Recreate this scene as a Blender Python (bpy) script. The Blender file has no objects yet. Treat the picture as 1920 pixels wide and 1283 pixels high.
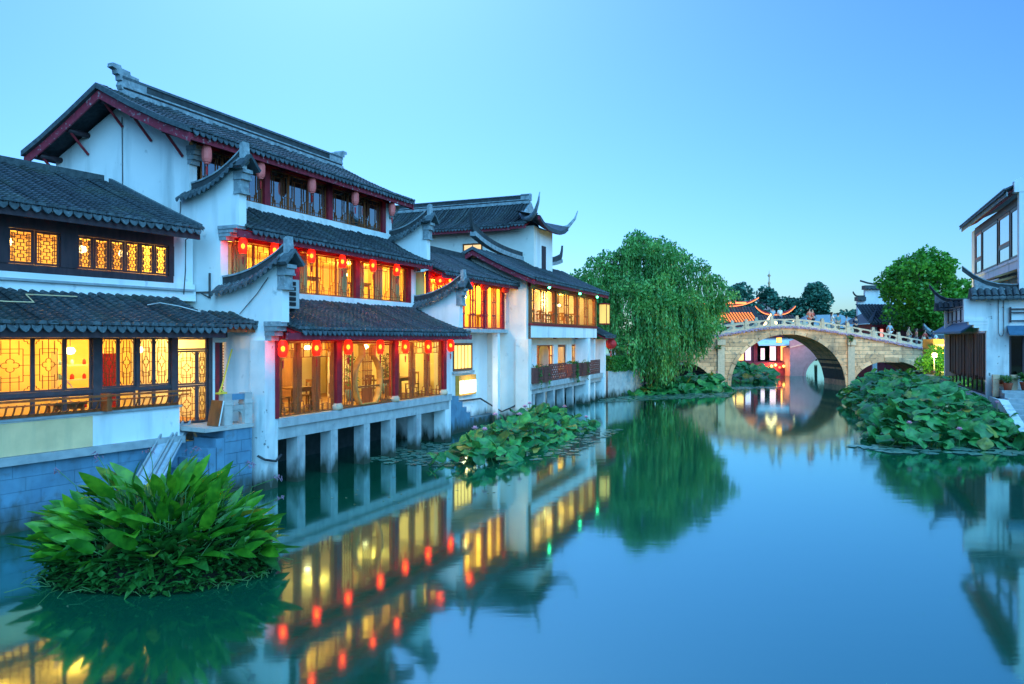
import bpy, math, random
from mathutils import Matrix, Vector, noise as mnoise
random.seed(7)
R_ = math.radians
scene = bpy.context.scene
COL = scene.collection
# ------------------------------------------------------------------ camera
cam = bpy.data.cameras.new('camera'); camo = bpy.data.objects.new('camera', cam); COL.objects.link(camo)
camo.location = (0, 0, 4.3); camo.rotation_euler = (R_(90), 0, 0)
cam.sensor_width = 36; cam.lens = 36*1400/1920; cam.shift_y = -0.0029; cam.clip_end = 5000; cam.clip_start = .1
scene.camera = camo
scene.render.resolution_x = 1024; scene.render.resolution_y = 684
# ------------------------------------------------------------------ sky, sun, exposure
SUN_EL, SUN_AZ = 46, -14          # degrees: elevation, azimuth from the view axis (+ = right)
world = bpy.data.worlds.new('World'); scene.world = world; world.use_nodes = True
nt = world.node_tree; bg = nt.nodes['Background']
sky = nt.nodes.new('ShaderNodeTexSky'); sky.sky_type = 'NISHITA'; sky.sun_disc = False
sky.sun_elevation = R_(SUN_EL); sky.sun_rotation = R_(SUN_AZ); sky.altitude = 0
sky.air_density = 1.3; sky.dust_density = .9; sky.ozone_density = 10.0
tint = nt.nodes.new('ShaderNodeMix'); tint.data_type = 'RGBA'; tint.blend_type = 'MULTIPLY'; tint.inputs['Factor'].default_value = 1; tint.clamp_result = False
SKY_GAMMA, SKY_TINT = 1.3, (.57, .83, 1.0)
gm = nt.nodes.new('ShaderNodeGamma'); gm.inputs['Gamma'].default_value = SKY_GAMMA      # the photograph's strong, cool grading of the sky
tint.inputs['B'].default_value = (*SKY_TINT, 1)
nt.links.new(sky.outputs['Color'], gm.inputs['Color']); nt.links.new(gm.outputs['Color'], tint.inputs['A']); nt.links.new(tint.outputs['Result'], bg.inputs['Color'])
bg.inputs['Strength'].default_value = .053
sl = bpy.data.lights.new('sun', 'SUN'); sl.energy = 3.0; sl.angle = R_(80); sl.color = (.22, .64, 1)
slo = bpy.data.objects.new('sun', sl); COL.objects.link(slo)
SD = Vector((.32, -.70, .62)).normalized()       # broad dusk sky light over the canal
slo.rotation_euler = SD.to_track_quat('Z', 'Y').to_euler()
scene.view_settings.view_transform = 'Standard'; scene.view_settings.look = 'None'
scene.view_settings.exposure = 1.0; scene.view_settings.gamma = 1
scene.render.engine = 'CYCLES'
scene.cycles.use_denoising = True; scene.cycles.max_bounces = 8; scene.cycles.transparent_max_bounces = 16
scene.cycles.sample_clamp_indirect = 4; scene.cycles.caustics_reflective = False; scene.cycles.caustics_refractive = False
# ------------------------------------------------------------------ materials
MAT = {}
def new_mat(name):
    m = bpy.data.materials.new(name); m.use_nodes = True; MAT[name] = m
    nt = m.node_tree; return m, nt, nt.nodes, nt.links, nt.nodes['Principled BSDF']
def noise_fac(nt, scale, lo=.35, hi=.65, detail=5, stretch=None, src='pos'):
    N, Lk = nt.nodes, nt.links
    g = N.new('ShaderNodeNewGeometry'); mp = N.new('ShaderNodeMapping')
    if stretch: mp.inputs['Scale'].default_value = stretch
    Lk.new(g.outputs['Position'], mp.inputs['Vector'])
    n = N.new('ShaderNodeTexNoise'); n.inputs['Scale'].default_value = scale; n.inputs['Detail'].default_value = detail
    Lk.new(mp.outputs['Vector'], n.inputs['Vector'])
    r = N.new('ShaderNodeMapRange'); r.inputs['From Min'].default_value = lo; r.inputs['From Max'].default_value = hi
    Lk.new(n.outputs['Fac'], r.inputs['Value']); return r.outputs['Result'], n.outputs['Fac']
def mixc(nt, fac, a, b, blend='MIX'):
    m = nt.nodes.new('ShaderNodeMix'); m.data_type = 'RGBA'; m.blend_type = blend
    for k, val in (('A', a), ('B', b)):
        if hasattr(val, 'is_output'): nt.links.new(val, m.inputs[k])
        else: m.inputs[k].default_value = (*val[:3], 1)
    if hasattr(fac, 'is_output'): nt.links.new(fac, m.inputs['Factor'])
    else: m.inputs['Factor'].default_value = fac
    return m.outputs['Result']
def bump(nt, bsdf, h, strength=.3, dist=.02):
    b = nt.nodes.new('ShaderNodeBump'); b.inputs['Strength'].default_value = strength; b.inputs['Distance'].default_value = dist
    nt.links.new(h, b.inputs['Height']); nt.links.new(b.outputs['Normal'], bsdf.inputs['Normal'])
def surf(name, c1, c2, scale=6, rough=.7, lo=.35, hi=.65, c3=None, s3=30, f3=(.55, .7), stretch=None, bmp=.25, bd=.01, spec=.4, rnd=0, stains=None, tide=False):
    m, nt, N, Lk, p = new_mat(name)
    f, raw = noise_fac(nt, scale, lo, hi, stretch=stretch)
    c = mixc(nt, f, c1, c2)
    if c3 is not None:
        f2, raw2 = noise_fac(nt, s3, *f3); c = mixc(nt, f2, c, c3)
    if stains is not None:                         # (colour, scale, lo, hi, amount): rain streaks running down
        f4, _ = noise_fac(nt, stains[1], stains[2], stains[3], stretch=(1, 1, .16)); k = nt.nodes.new('ShaderNodeMath'); k.operation = 'MULTIPLY'; k.inputs[1].default_value = stains[4]
        Lk.new(f4, k.inputs[0]); c = mixc(nt, k.outputs[0], c, stains[0])
    if rnd:
        oi = N.new('ShaderNodeObjectInfo'); mr = N.new('ShaderNodeMapRange'); mr.inputs['To Min'].default_value = 1-rnd; mr.inputs['To Max'].default_value = 1+rnd
        Lk.new(oi.outputs['Random'], mr.inputs['Value']); hs = N.new('ShaderNodeHueSaturation'); Lk.new(mr.outputs['Result'], hs.inputs['Value']); Lk.new(c, hs.inputs['Color']); c = hs.outputs['Color']
    if tide:                                       # algae and damp left by the canal's rising and falling level
        g = N.new('ShaderNodeNewGeometry'); sx = N.new('ShaderNodeSeparateXYZ'); Lk.new(g.outputs['Position'], sx.inputs[0])
        f5, raw5 = noise_fac(nt, 3.5, 0, 1, stretch=(1, 1, .35)); ad = N.new('ShaderNodeMath'); ad.operation = 'MULTIPLY_ADD'; ad.inputs[1].default_value = -1.1; Lk.new(f5, ad.inputs[0]); Lk.new(sx.outputs['Z'], ad.inputs[2])
        mr = N.new('ShaderNodeMapRange'); mr.inputs['From Min'].default_value = .12; mr.inputs['From Max'].default_value = -.42; Lk.new(ad.outputs[0], mr.inputs['Value']); c = mixc(nt, mr.outputs['Result'], c, (.035, .05, .035))
    Lk.new(c, p.inputs['Base Color']); p.inputs['Roughness'].default_value = rough; p.inputs['Specular IOR Level'].default_value = spec
    if bmp: bump(nt, p, raw, bmp, bd)
    return m
def emit(name, col, strength):
    m, nt, N, Lk, p = new_mat(name)
    p.inputs['Base Color'].default_value = (*[min(1, c) for c in col], 1); p.inputs['Emission Color'].default_value = (*col, 1); p.inputs['Emission Strength'].default_value = strength
    return m
def leafmat(name, c1, c2, yellow=None, island=True, rough=.4, transl=.3, clump=5, spec=.4):
    m, nt, N, Lk, p = new_mat(name)
    if island: g = N.new('ShaderNodeNewGeometry'); r = g.outputs['Random Per Island']
    else: g = N.new('ShaderNodeObjectInfo'); r = g.outputs['Random']
    c = mixc(nt, r, c1, c2)
    if yellow is not None:
        mr = N.new('ShaderNodeMapRange'); mr.inputs['From Min'].default_value = .93; mr.inputs['From Max'].default_value = .97
        w = N.new('ShaderNodeTexWhiteNoise'); w.noise_dimensions = '1D'; Lk.new(r, w.inputs['W']); Lk.new(w.outputs['Value'], mr.inputs['Value']); c = mixc(nt, mr.outputs['Result'], c, yellow)
    f, raw = noise_fac(nt, clump, .40, .60, 2); c = mixc(nt, f, c, mixc(nt, 1, c, (.42, .6, .62), 'MULTIPLY'))
    Lk.new(c, p.inputs['Base Color']); p.inputs['Roughness'].default_value = rough; p.inputs['Specular IOR Level'].default_value = spec
    t = N.new('ShaderNodeBsdfTranslucent'); Lk.new(c, t.inputs['Color']); ms = N.new('ShaderNodeMixShader'); ms.inputs[0].default_value = transl
    Lk.new(p.outputs[0], ms.inputs[1]); Lk.new(t.outputs[0], ms.inputs[2]); Lk.new(ms.outputs[0], N['Material Output'].inputs['Surface'])
    return m
def glassmat(name, ior=1.5, tintc=(.95, .97, .96), base=0.0):
    m, nt, N, Lk, p = new_mat(name); N.remove(p)
    tr = N.new('ShaderNodeBsdfTransparent'); tr.inputs[0].default_value = (*tintc, 1); gl = N.new('ShaderNodeBsdfGlossy'); gl.inputs['Roughness'].default_value = .03
    fr = N.new('ShaderNodeFresnel'); fr.inputs['IOR'].default_value = ior; ad = N.new('ShaderNodeMath'); ad.operation = 'ADD'; ad.use_clamp = True; ad.inputs[1].default_value = base
    Lk.new(fr.outputs[0], ad.inputs[0]); ms = N.new('ShaderNodeMixShader'); Lk.new(ad.outputs[0], ms.inputs[0]); Lk.new(tr.outputs[0], ms.inputs[1]); Lk.new(gl.outputs[0], ms.inputs[2])
    Lk.new(ms.outputs[0], N['Material Output'].inputs['Surface']); return m
surf('plaster', (.78, .81, .83), (.68, .73, .76), 1.0, .85, .4, .75, c3=(.40, .45, .48), s3=2.6, f3=(.66, .78), bmp=.14, stains=((.30, .36, .38), 1.7, .52, .78, .62), tide=True)
surf('plaster_old', (.68, .72, .74), (.50, .56, .60), 1.5, .9, .35, .7, c3=(.16, .18, .19), s3=4.5, f3=(.66, .72), bmp=.3, stains=((.2, .25, .28), 2.5, .5, .75, .7), tide=True)
surf('plaster_cream', (.76, .73, .68), (.66, .63, .58), 1.2, .85, .4, .75, c3=(.42, .4, .38), s3=3, f3=(.64, .82), bmp=.15, stains=((.4, .38, .36), 2.2, .58, .82, .5), tide=True)
surf('plaster_yellow', (.78, .57, .32), (.66, .48, .27), 2, .85, bmp=.15, stains=((.35, .33, .22), 3, .5, .8, .5))
surf('tile', (.017, .026, .034), (.042, .058, .070), 5, .55, .3, .7, c3=(.10, .13, .15), s3=14, f3=(.62, .75), bmp=.3, rnd=.35, spec=.5, stains=((.055, .075, .05), .9, .5, .75, .5))
surf('tile_deck', (.012, .018, .024), (.03, .04, .05), 8, .8, bmp=.2)
surf('tile_edge', (.035, .055, .068), (.075, .10, .115), 9, .6, c3=(.14, .17, .18), s3=25, f3=(.6, .75), bmp=.3, rnd=.35)
surf('ridge_grey', (.30, .36, .40), (.16, .20, .23), 5, .85, .35, .65, c3=(.45, .5, .53), s3=12, f3=(.6, .75), bmp=.35)
surf('ridge_dark', (.022, .028, .034), (.05, .06, .068), 4, .8, bmp=.3)
surf('red_board', (.30, .025, .05), (.2, .018, .035), 6, .6, c3=(.36, .30, .32), s3=9, f3=(.60, .72), bmp=.3)
surf('red_wood', (.30, .016, .03), (.2, .012, .022), 5, .45, bmp=.15)
surf('brown_wood', (.32, .095, .026), (.2, .055, .016), 8, .5, stretch=(1, 1, .2), bmp=.2)
surf('dark_wood', (.055, .032, .04), (.03, .018, .026), 7, .55, stretch=(1, 1, .25), bmp=.2)
surf('grey_frame', (.085, .068, .078), (.06, .05, .06), 6, .45, bmp=.1)
surf('concrete', (.42, .46, .48), (.32, .36, .39), 3, .85, c3=(.2, .24, .26), s3=6, f3=(.62, .78), bmp=.25, stains=((.16, .2, .22), 3, .52, .75, .6), tide=True)
surf('stone_blue', (.12, .27, .40), (.09, .20, .31), 2, .85, c3=(.10, .15, .18), s3=4, f3=(.58, .8), bmp=.35, rnd=.05, stains=((.07, .1, .12), 2.5, .5, .75, .5), tide=True)
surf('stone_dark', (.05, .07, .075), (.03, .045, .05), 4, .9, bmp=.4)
surf('stone_bridge', (.85, .47, .26), (.68, .38, .21), 2.5, .9, c3=(.22, .20, .16), s3=4, f3=(.54, .72), bmp=.5, rnd=.28, stains=((.12, .12, .10), 1.1, .48, .72, .75))
surf('mortar_blue', (.10, .235, .355), (.08, .18, .29), 6, .95, bmp=.3)
surf('mortar', (.12, .11, .09), (.08, .075, .06), 6, .95, bmp=.3)
surf('stone_rail', (.66, .48, .33), (.52, .39, .28), 4, .85, c3=(.2, .2, .19), s3=8, f3=(.62, .78), bmp=.35, rnd=.1)
surf('stone_grey', (.44, .43, .42), (.34, .34, .34), 4, .85, c3=(.2, .2, .19), s3=8, f3=(.62, .78), bmp=.35, rnd=.1)
surf('ledge', (.34, .38, .41), (.25, .29, .32), 4, .85, bmp=.3)
surf('room_wall', (.82, .64, .24), (.74, .54, .17), 1.5, .8, bmp=0)
surf('room_pale', (.85, .74, .42), (.78, .66, .32), 1.5, .8, bmp=0)
surf('room_floor', (.30, .17, .08), (.24, .13, .06), 4, .5, bmp=0)
surf('curtain', (.85, .66, .32), (.72, .5, .2), 14, .8, stretch=(1, 1, .03), bmp=.4, bd=.05)
surf('curtain_pale', (.72, .72, .68), (.55, .57, .56), 14, .8, stretch=(1, 1, .03), bmp=.4, bd=.05)
surf('cable', (.02, .02, .025), (.03, .03, .035), 5, .5, bmp=0)
surf('pipe_white', (.6, .64, .66), (.5, .54, .56), 5, .5, bmp=0)
surf('metal_grey', (.42, .46, .48), (.35, .4, .42), 6, .5, bmp=.1)
surf('black', (.01, .01, .012), (.016, .016, .018), 5, .6, bmp=0)
surf('bark', (.10, .075, .05), (.05, .038, .028), 6, .9, stretch=(1, 1, .3), bmp=.6, bd=.04)
glassmat('glass'); glassmat('glass_sky', 1.7, (.7, .75, .8), .42)
emit('lamp_globe', (1, .78, .36), 5)
# ------------------------------------------------------------------ mesh helpers
class MB:
    def __init__(s): s.v = []; s.f = []; s.m = []; s.mi = 0
    def add(s, vs, fs):
        o = len(s.v); s.v += [tuple(p) for p in vs]
        for f in fs: s.f.append(tuple(i+o for i in f)); s.m.append(s.mi)
        return s
    def mat(s, i): s.mi = i; return s
    def box(s, x0, x1, y0, y1, z0, z1):
        return s.add([(x0, y0, z0), (x1, y0, z0), (x1, y1, z0), (x0, y1, z0), (x0, y0, z1), (x1, y0, z1), (x1, y1, z1), (x0, y1, z1)],
                     [(3, 2, 1, 0), (4, 5, 6, 7), (0, 1, 5, 4), (1, 2, 6, 5), (2, 3, 7, 6), (3, 0, 4, 7)])
    def prism(s, pts, axis, a0, a1):           # polygon in the two other axes, extruded along axis
        n = len(pts)
        def p(q, a): return (a, q[0], q[1]) if axis == 'x' else (q[0], a, q[1]) if axis == 'y' else (q[0], q[1], a)
        vs = [p(q, a0) for q in pts]+[p(q, a1) for q in pts]
        fs = [tuple(range(n)), tuple(range(2*n-1, n-1, -1))]+[(i, i+n, (i+1) % n+n, (i+1) % n) for i in range(n)]
        return s.add(vs, fs)
    def strip(s, lo, hi, axis, a0, a1):        # quads between two polylines, extruded: keeps concave profiles clean
        for i in range(len(lo)-1): s.prism([lo[i], lo[i+1], hi[i+1], hi[i]], axis, a0, a1)
        return s
    def tube(s, path, r, n=6, r1=None, cap=True):
        path = [Vector(p) for p in path]; k = len(path); rings = []
        for i, p in enumerate(path):
            t = (path[min(i+1, k-1)]-path[max(i-1, 0)]).normalized()
            a = t.cross(Vector((0, 0, 1))) if abs(t.z) < .95 else t.cross(Vector((1, 0, 0)))
            a.normalize(); b = t.cross(a); rr = r if r1 is None else r+(r1-r)*i/(k-1)
            if isinstance(r, (list, tuple)): rr = r[i]
            rings.append([p+a*rr*math.cos(2*math.pi*j/n)+b*rr*math.sin(2*math.pi*j/n) for j in range(n)])
        vs = [q for g in rings for q in g]
        fs = [(i*n+j, i*n+(j+1) % n, (i+1)*n+(j+1) % n, (i+1)*n+j) for i in range(k-1) for j in range(n)]
        if cap: fs += [tuple(range(n-1, -1, -1)), tuple(range((k-1)*n, k*n))]
        return s.add(vs, fs)
    def lathe(s, prof, n=12, c=(0, 0, 0), sq=1.0):    # profile (r, z)
        vs = [(c[0]+r*math.cos(2*math.pi*j/n), c[1]+r*math.sin(2*math.pi*j/n)*sq, c[2]+z) for r, z in prof for j in range(n)]
        fs = [(i*n+j, i*n+(j+1) % n, (i+1)*n+(j+1) % n, (i+1)*n+j) for i in range(len(prof)-1) for j in range(n)]
        return s.add(vs, fs)
    def mesh(s, name, mats, smooth=False):
        me = bpy.data.meshes.new(name); me.from_pydata(s.v, [], s.f)
        for m in ([mats] if isinstance(mats, str) else mats): me.materials.append(MAT[m])
        if len(me.materials) > 1: me.polygons.foreach_set('material_index', s.m)
        if smooth: me.polygons.foreach_set('use_smooth', [True]*len(me.polygons))
        me.update(); return me
    def build(s, name, mats, parent=None, smooth=False): return put(name, s.mesh(name, mats, smooth), parent)
def put(name, me, parent=None, loc=(0, 0, 0), rz=0, rot=None, sc=None):
    o = bpy.data.objects.new(name, me); COL.objects.link(o); o.parent = parent; o.location = loc
    o.rotation_euler = rot if rot is not None else (0, 0, rz)
    if sc is not None: o.scale = sc if isinstance(sc, (tuple, list, Vector)) else (sc,)*3
    return o
def tag(o, label, cat, group=None, kind=None):
    if label: o['label'] = label
    if cat: o['category'] = cat
    if group: o['group'] = group
    if kind: o['kind'] = kind
    return o
def thing(name, label, cat, loc=(0, 0, 0), rz=0, group=None): return tag(put(name, None, None, loc, rz), label, cat, group)
def copy_tree(o, parent=None):
    c = o.copy(); COL.objects.link(c); c.parent = parent
    for ch in o.children: copy_tree(ch, c)
    return c
def structure(o): o['kind'] = 'structure'; return o
def stuff(o): o['kind'] = 'stuff'; return o
# canal frames: local x runs along the facade, local -y points out over the canal
_cache = {}
class Frame:
    def __init__(s, ox, oy, slope, right=False):
        L = math.hypot(slope, 1); s.e = Vector((slope/L, 1/L, 0)); s.o = Vector((ox, oy, 0)); s.right = right
        if right: s.e = -s.e
        s.rz = math.atan2(s.e.y, s.e.x); s.m = Matrix.Translation(s.o) @ Matrix.Rotation(s.rz, 4, 'Z')
    def w(s, x, y, z=0): return s.m @ Vector((x, y, z))
FM = Frame(-6.99, 21.27, .43); FL = Frame(-11.2, 16.3, .586); FC = Frame(.70, 39.2, .40); FR = Frame(23.25, 36.6, .42, True)
def light(name, parent, loc, power, col=(1, .66, .26), size=.25, kind='POINT', size_y=None):
    l = bpy.data.lights.new(name, kind); l.energy = power*(2.1 if name == 'room_lamp' else 1); l.color = (col[0], col[1]*.88, col[2]*.6) if name == 'room_lamp' else col
    if kind == 'POINT': l.shadow_soft_size = size
    else: l.shape = 'RECTANGLE'; l.size = size; l.size_y = size_y or size
    o = bpy.data.objects.new(name, l); COL.objects.link(o); o.parent = parent; o.location = loc; o.visible_glossy = False
    if name == 'room_lamp': pendant(parent, loc)
    return o
def pendant(parent, loc):
    if 'pend' not in _cache: _cache['pend'] = (MB().lathe([(0, -.10), (.09, -.08), (.13, 0), (.09, .08), (0, .10)], 12).mesh('pendant_lamp', 'lamp_globe', True), MB().tube([(0, 0, .1), (0, 0, .4)], .01, 4).mesh('lamp_cord', 'cable'))
    p = put('pendant_lamp', _cache['pend'][0], parent, (loc[0], loc[1]+.35, loc[2]-.12)); put('lamp_cord', _cache['pend'][1], p)
# ------------------------------------------------------------------ roofs
def resample(prof, step):
    segs = [(Vector(a), Vector(b)) for a, b in zip(prof[:-1], prof[1:])]
    L = sum((b-a).length for a, b in segs); n = max(2, round(L/step)); out = []
    for i in range(n+1):
        t = L*i/n
        for a, b in segs:
            l = (b-a).length
            if t <= l+1e-6: out.append(a.lerp(b, min(1, t/l))); break
            t -= l
    return out
def row_mesh(prof, step=.17, w=.15, h=.075):          # one column of overlapping cover tiles along an eave-to-ridge profile (y, z)
    key = (tuple(map(tuple, prof)), step, w)
    if key in _cache: return _cache[key]
    pts = resample(prof, step); mb = MB(); rng = random.Random(len(pts))
    for a, b in zip(pts[:-1], pts[1:]):
        t = (b-a).normalized(); nrm = Vector((-t.y, t.x)); nrm = nrm if nrm.y > 0 else -nrm
        lift = .028+rng.uniform(-.006, .008); jx = rng.uniform(-.007, .007)
        lo, hi = [], []
        for k in range(5):
            an = math.pi*k/4; x = -math.cos(an)*w/2; q = math.sin(an)*h
            lo.append((x*1.05+jx, a.x+nrm.x*(q+lift)-t.x*.02, a.y+nrm.y*(q+lift)-t.y*.02)); hi.append((x*.95+jx, b.x+nrm.x*q, b.y+nrm.y*q))
        base = [(x, y-nrm.x*(lift+.03), z-nrm.y*(lift+.03)) for x, y, z in lo]
        mb.add(lo+hi+base, [(k, k+1, k+6, k+5) for k in range(4)]+[(k+10, k+11, k+1, k) for k in range(4)])
    me = mb.mesh('tile_row', 'tile'); _cache[key] = me; return me
def drip_mesh(w=.2, h=.15):
    key = ('drip', w, h)
    if key in _cache: return _cache[key]
    mb = MB(); pts = [(-w/2, .03), (-w*.46, -h*.35), (-w*.25, -h*.78), (0, -h), (w*.25, -h*.78), (w*.46, -h*.35), (w/2, .03), (w*.2, -.012), (0, -.02), (-w*.2, -.012)]
    mb.prism(pts, 'y', -.02, .012)
    me = mb.mesh('drip_tile', 'tile_edge'); _cache[key] = me; return me
def cap_mesh(r=.075):
    key = ('cap', r)
    if key in _cache: return _cache[key]
    mb = MB(); mb.prism([(r*math.cos(math.pi*k/6), r*math.sin(math.pi*k/6)) for k in range(7)], 'y', -.05, .05)
    me = mb.mesh('end_tile', 'tile_edge'); _cache[key] = me; return me
def tile_roof(house, x0, x1, prof, pitch=.225, drips=True, board='red_board', back=None, verge=False, thick=.07, step=.17, name='roof', bh=.17, bext=(0, 0)):
    """prof: (y, z) from eave to top; rows and drip tiles are children of the roof part."""
    pr = [Vector(p) for p in prof]; mb = MB()
    lo = [(p.x, p.y-thick) for p in pr]; hi = [(p.x, p.y) for p in pr]
    mb.strip(lo, hi, 'x', x0, x1)
    if back: b = [Vector(p) for p in back]; mb.strip([(p.x, p.y-thick) for p in b], [(p.x, p.y) for p in b], 'x', x0, x1)
    roof = mb.build(name, 'tile_deck', house)
    n = max(2, round((x1-x0)/pitch)); pitch = (x1-x0)/n; rm = row_mesh([tuple(p) for p in pr], step, pitch*.68)
    for i in range(n+1): put('tile_row', rm, roof, (x0+i*pitch+random.uniform(-.012, .012), random.uniform(-.025, .025), random.uniform(-.012, .014)), rot=(random.uniform(-.004, .004), 0, random.uniform(-.006, .006)))
    if back:
        rb = row_mesh([tuple(p) for p in b], .4, pitch*.68)
        for i in range(0, n+1): put('tile_row', rb, roof, (x0+i*pitch, 0, 0))
    if drips:
        dm, cm = drip_mesh(pitch*.95, .165), cap_mesh(pitch*.36); e = pr[0]
        for i in range(n): put('drip_tile', dm, roof, (x0+(i+.5)*pitch, e.x-.03, e.y+.0), rot=(R_(-14+random.uniform(-7, 7)), R_(random.uniform(-5, 5)), 0))
        for i in range(n+1): put('end_tile', cm, roof, (x0+i*pitch, e.x-.03, e.y+.03))
    if board:
        e = pr[0]; MB().box(x0-.02-bext[0], x1+.02+bext[1], e.x+.04, e.x+.10, e.y-thick-bh, e.y-thick-.004).build('eave_board', board, roof)
        d = (pr[1]-pr[0]); L = min(.9, (pr[-1]-pr[0]).length*.5); t = d.normalized(); mr = MB()
        for i in range(max(2, int((x1-x0)/.3))+1):
            x = x0+.08+i*(x1-x0-.16)/max(2, int((x1-x0)/.3)); a = Vector((e.x+.11, e.y-thick-.09)); q = a+t*L
            mr.prism([(a.x, a.y-.0), (q.x, q.y), (q.x, q.y+.08), (a.x, a.y+.08)], 'x', x-.035, x+.035)
        mr.build('rafters', 'red_wood', roof)
    return roof
def verge(house, x, prof_front, prof_back, side=-1):      # barge board and its tile edge at a gable end
    mb = MB()
    for pr in (prof_front, prof_back):
        mb.strip([(y, z-.36) for y, z in pr], [(y, z-.09) for y, z in pr], 'x', x, x+.05)
    v = mb.build('barge_board', 'red_board', house); me = MB()
    for pr in (prof_front, prof_back):
        me.strip([(y, z-.07) for y, z in pr], [(y, z+.10) for y, z in pr], 'x', x-.10*(-side), x+.14)
    me.build('verge_tiles', 'tile_edge', house)
def ridge(house, x0, x1, y, z, h=.42, name='ridge', orn=True, white=.1):
    w = .13
    r = MB().box(x0, x1, y-w-.06, y+w+.06, z-.1, z+.08).build(name, 'ridge_grey', house)
    MB().box(x0+.05, x1-.05, y-w, y+w, z+.08, z+.08+h*.2).build('ridge_course', 'ridge_dark', r)
    MB().box(x0+.02, x1-.02, y-w-.03, y+w+.03, z+.08+h*.2, z+.08+h*.32).build('ridge_line', 'ridge_grey', r)
    MB().box(x0+.08, x1-.08, y-w*.7, y+w*.7, z+.08+h*.32, z+h*.86+.08).build('ridge_course', 'ridge_dark', r)
    MB().box(x0, x1, y-w*.95, y+w*.95, z+h*.86+.08, z+h+.1).build('ridge_cap', 'tile_edge', r)
    if orn:
        for xx, sg in ((x0, -1), (x1, 1)):
            pts = [(0, 0), (-.9, 0), (-.9, h*.95), (-.62, h*.97), (-.60, h+.08), (-.30, h+.10), (-.28, h+.20), (.02, h+.22), (.06, h+.30), (.34, h+.30), (.36, h+.18), (.2, h+.14), (.18, h+.02), (.08, h), (.07, h*.66), (.0, h*.62), (.06, h*.3)]
            MB().prism([(xx+sg*a, z+.1+b) for a, b in pts], 'y', y-.115, y+.115).build('ridge_ornament', 'ridge_grey', r)
    return r
def fin_wall(house, x0, th, y_in, z0, dy=-2.45, rise=.88, tiles_side=-1, nose=True):
    """curved cap of a horse-head wing wall: low end at (y_in, z0), rising and running dy outwards."""
    n = 12; cx = x0+th/2
    def c(t): return (y_in+dy*t, z0+rise*(.12*t+.88*t**2.3))
    pts = [c(i/n) for i in range(n+1)]
    root = MB().strip([(y, z-.06) for y, z in pts], [(y, z+.10) for y, z in pts], 'x', cx-.2, cx+.2).build('wing_cap', 'ridge_grey', house)
    up = [(y, z+.10) for y, z in pts]; up2 = [(y, z+.36) for y, z in pts]
    MB().strip(up, up2, 'x', cx-.07, cx+.07).build('cap_band', 'ridge_dark', root)
    MB().strip([(y, z+.36) for y, z in pts], [(y, z+.41) for y, z in pts], 'x', cx-.1, cx+.1).build('cap_line', 'ridge_grey', root)
    # tile skirt on both sides
    L = sum((Vector(b)-Vector(a)).length for a, b in zip(pts[:-1], pts[1:])); k = int(L/.19)
    key = ('skirt', tiles_side)
    if key not in _cache:
        mb = MB()
        for sg in (-1, 1):
            for q in range(2):
                a0, a1 = .10+q*.15, .28+q*.15; z_0, z_1 = .15-q*.11, .03-q*.11
                for j in range(4):
                    an0, an1 = math.pi*j/4, math.pi*(j+1)/4
                    def P(a, zz, an): return (sg*a, -math.cos(an)*.075, zz+math.sin(an)*.06)
                    mb.add([P(a0, z_0, an0), P(a0, z_0, an1), P(a1, z_1, an1), P(a1, z_1, an0)], [(0, 1, 2, 3)])
            mb.add([(sg*.44, -.095, -.06), (sg*.46, -.06, -.15), (sg*.465, 0, -.20), (sg*.46, .06, -.15), (sg*.44, .095, -.06), (sg*.43, 0, -.02)], [(0, 1, 2, 3, 4, 5)])
            mb.add([(sg*.08, -.11, .10), (sg*.08, .11, .10), (sg*.43, .11, -.09), (sg*.43, -.11, -.09)], [(0, 1, 2, 3)])
        _cache[key] = mb.mesh('cap_tile', 'tile_edge')
    for i in range(k+1):
        t = (i+.5)/(k+1); y, z = c(t); y2, z2 = c(min(1, t+.02)); an = math.atan2(z2-z, y2-y)
        put('cap_tile', _cache[key], root, (cx, y, z-.03), rot=(an+math.pi, 0, 0) if False else (math.atan2(-(z2-z), abs(y2-y)), 0, 0))
    # canal end: upright, little gable, stepped corbel
    y, z = pts[-1]
    if nose:
        MB().strip([(y+.02, z-.1), (y-.16, z+.02)], [(y+.02, z+.52), (y-.10, z+.58)], 'x', cx-.13, cx+.13).build('cap_end', 'ridge_grey', root)
        g = MB(); g.prism([(cx-.42, z-.18), (cx, z+.22), (cx+.42, z-.18), (cx+.36, z-.26), (cx, z+.12), (cx-.36, z-.26)], 'y', y-.30, y+.02); g.build('cap_gable', 'tile_edge', root)
        for q, (a, b, hh) in enumerate(((.06, .16, .11), (.02, .10, .14), (.05, .13, .06), (-.02, .04, .34), (.02, .08, .07))):
            zz = z-.22-[0, .11, .25, .31, .65][q]
            MB().box(cx-th/2-.03-a*.4, cx+th/2+.03+a*.4, y-.02-b, y+.2, zz-hh+.003, zz).build('corbel', 'ridge_grey', root)
    return pts
def corbel_wall(house, x0, x1, y_out, y_in, z_lo, z_hi, mat='plaster'):      # stepped nose that carries an overhanging wing wall
    n = 4; c = MB()
    for i in range(n):
        t0, t1 = i/n, (i+1)/n; yo = y_in+(y_out-y_in)*(t1**.8)
        c.box(x0-.02*i, x1+.02*i, yo, y_in+.05, z_lo+(z_hi-z_lo)*t0+.002, z_lo+(z_hi-z_lo)*t1)
    return c.build('corbel', mat, house)
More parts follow.
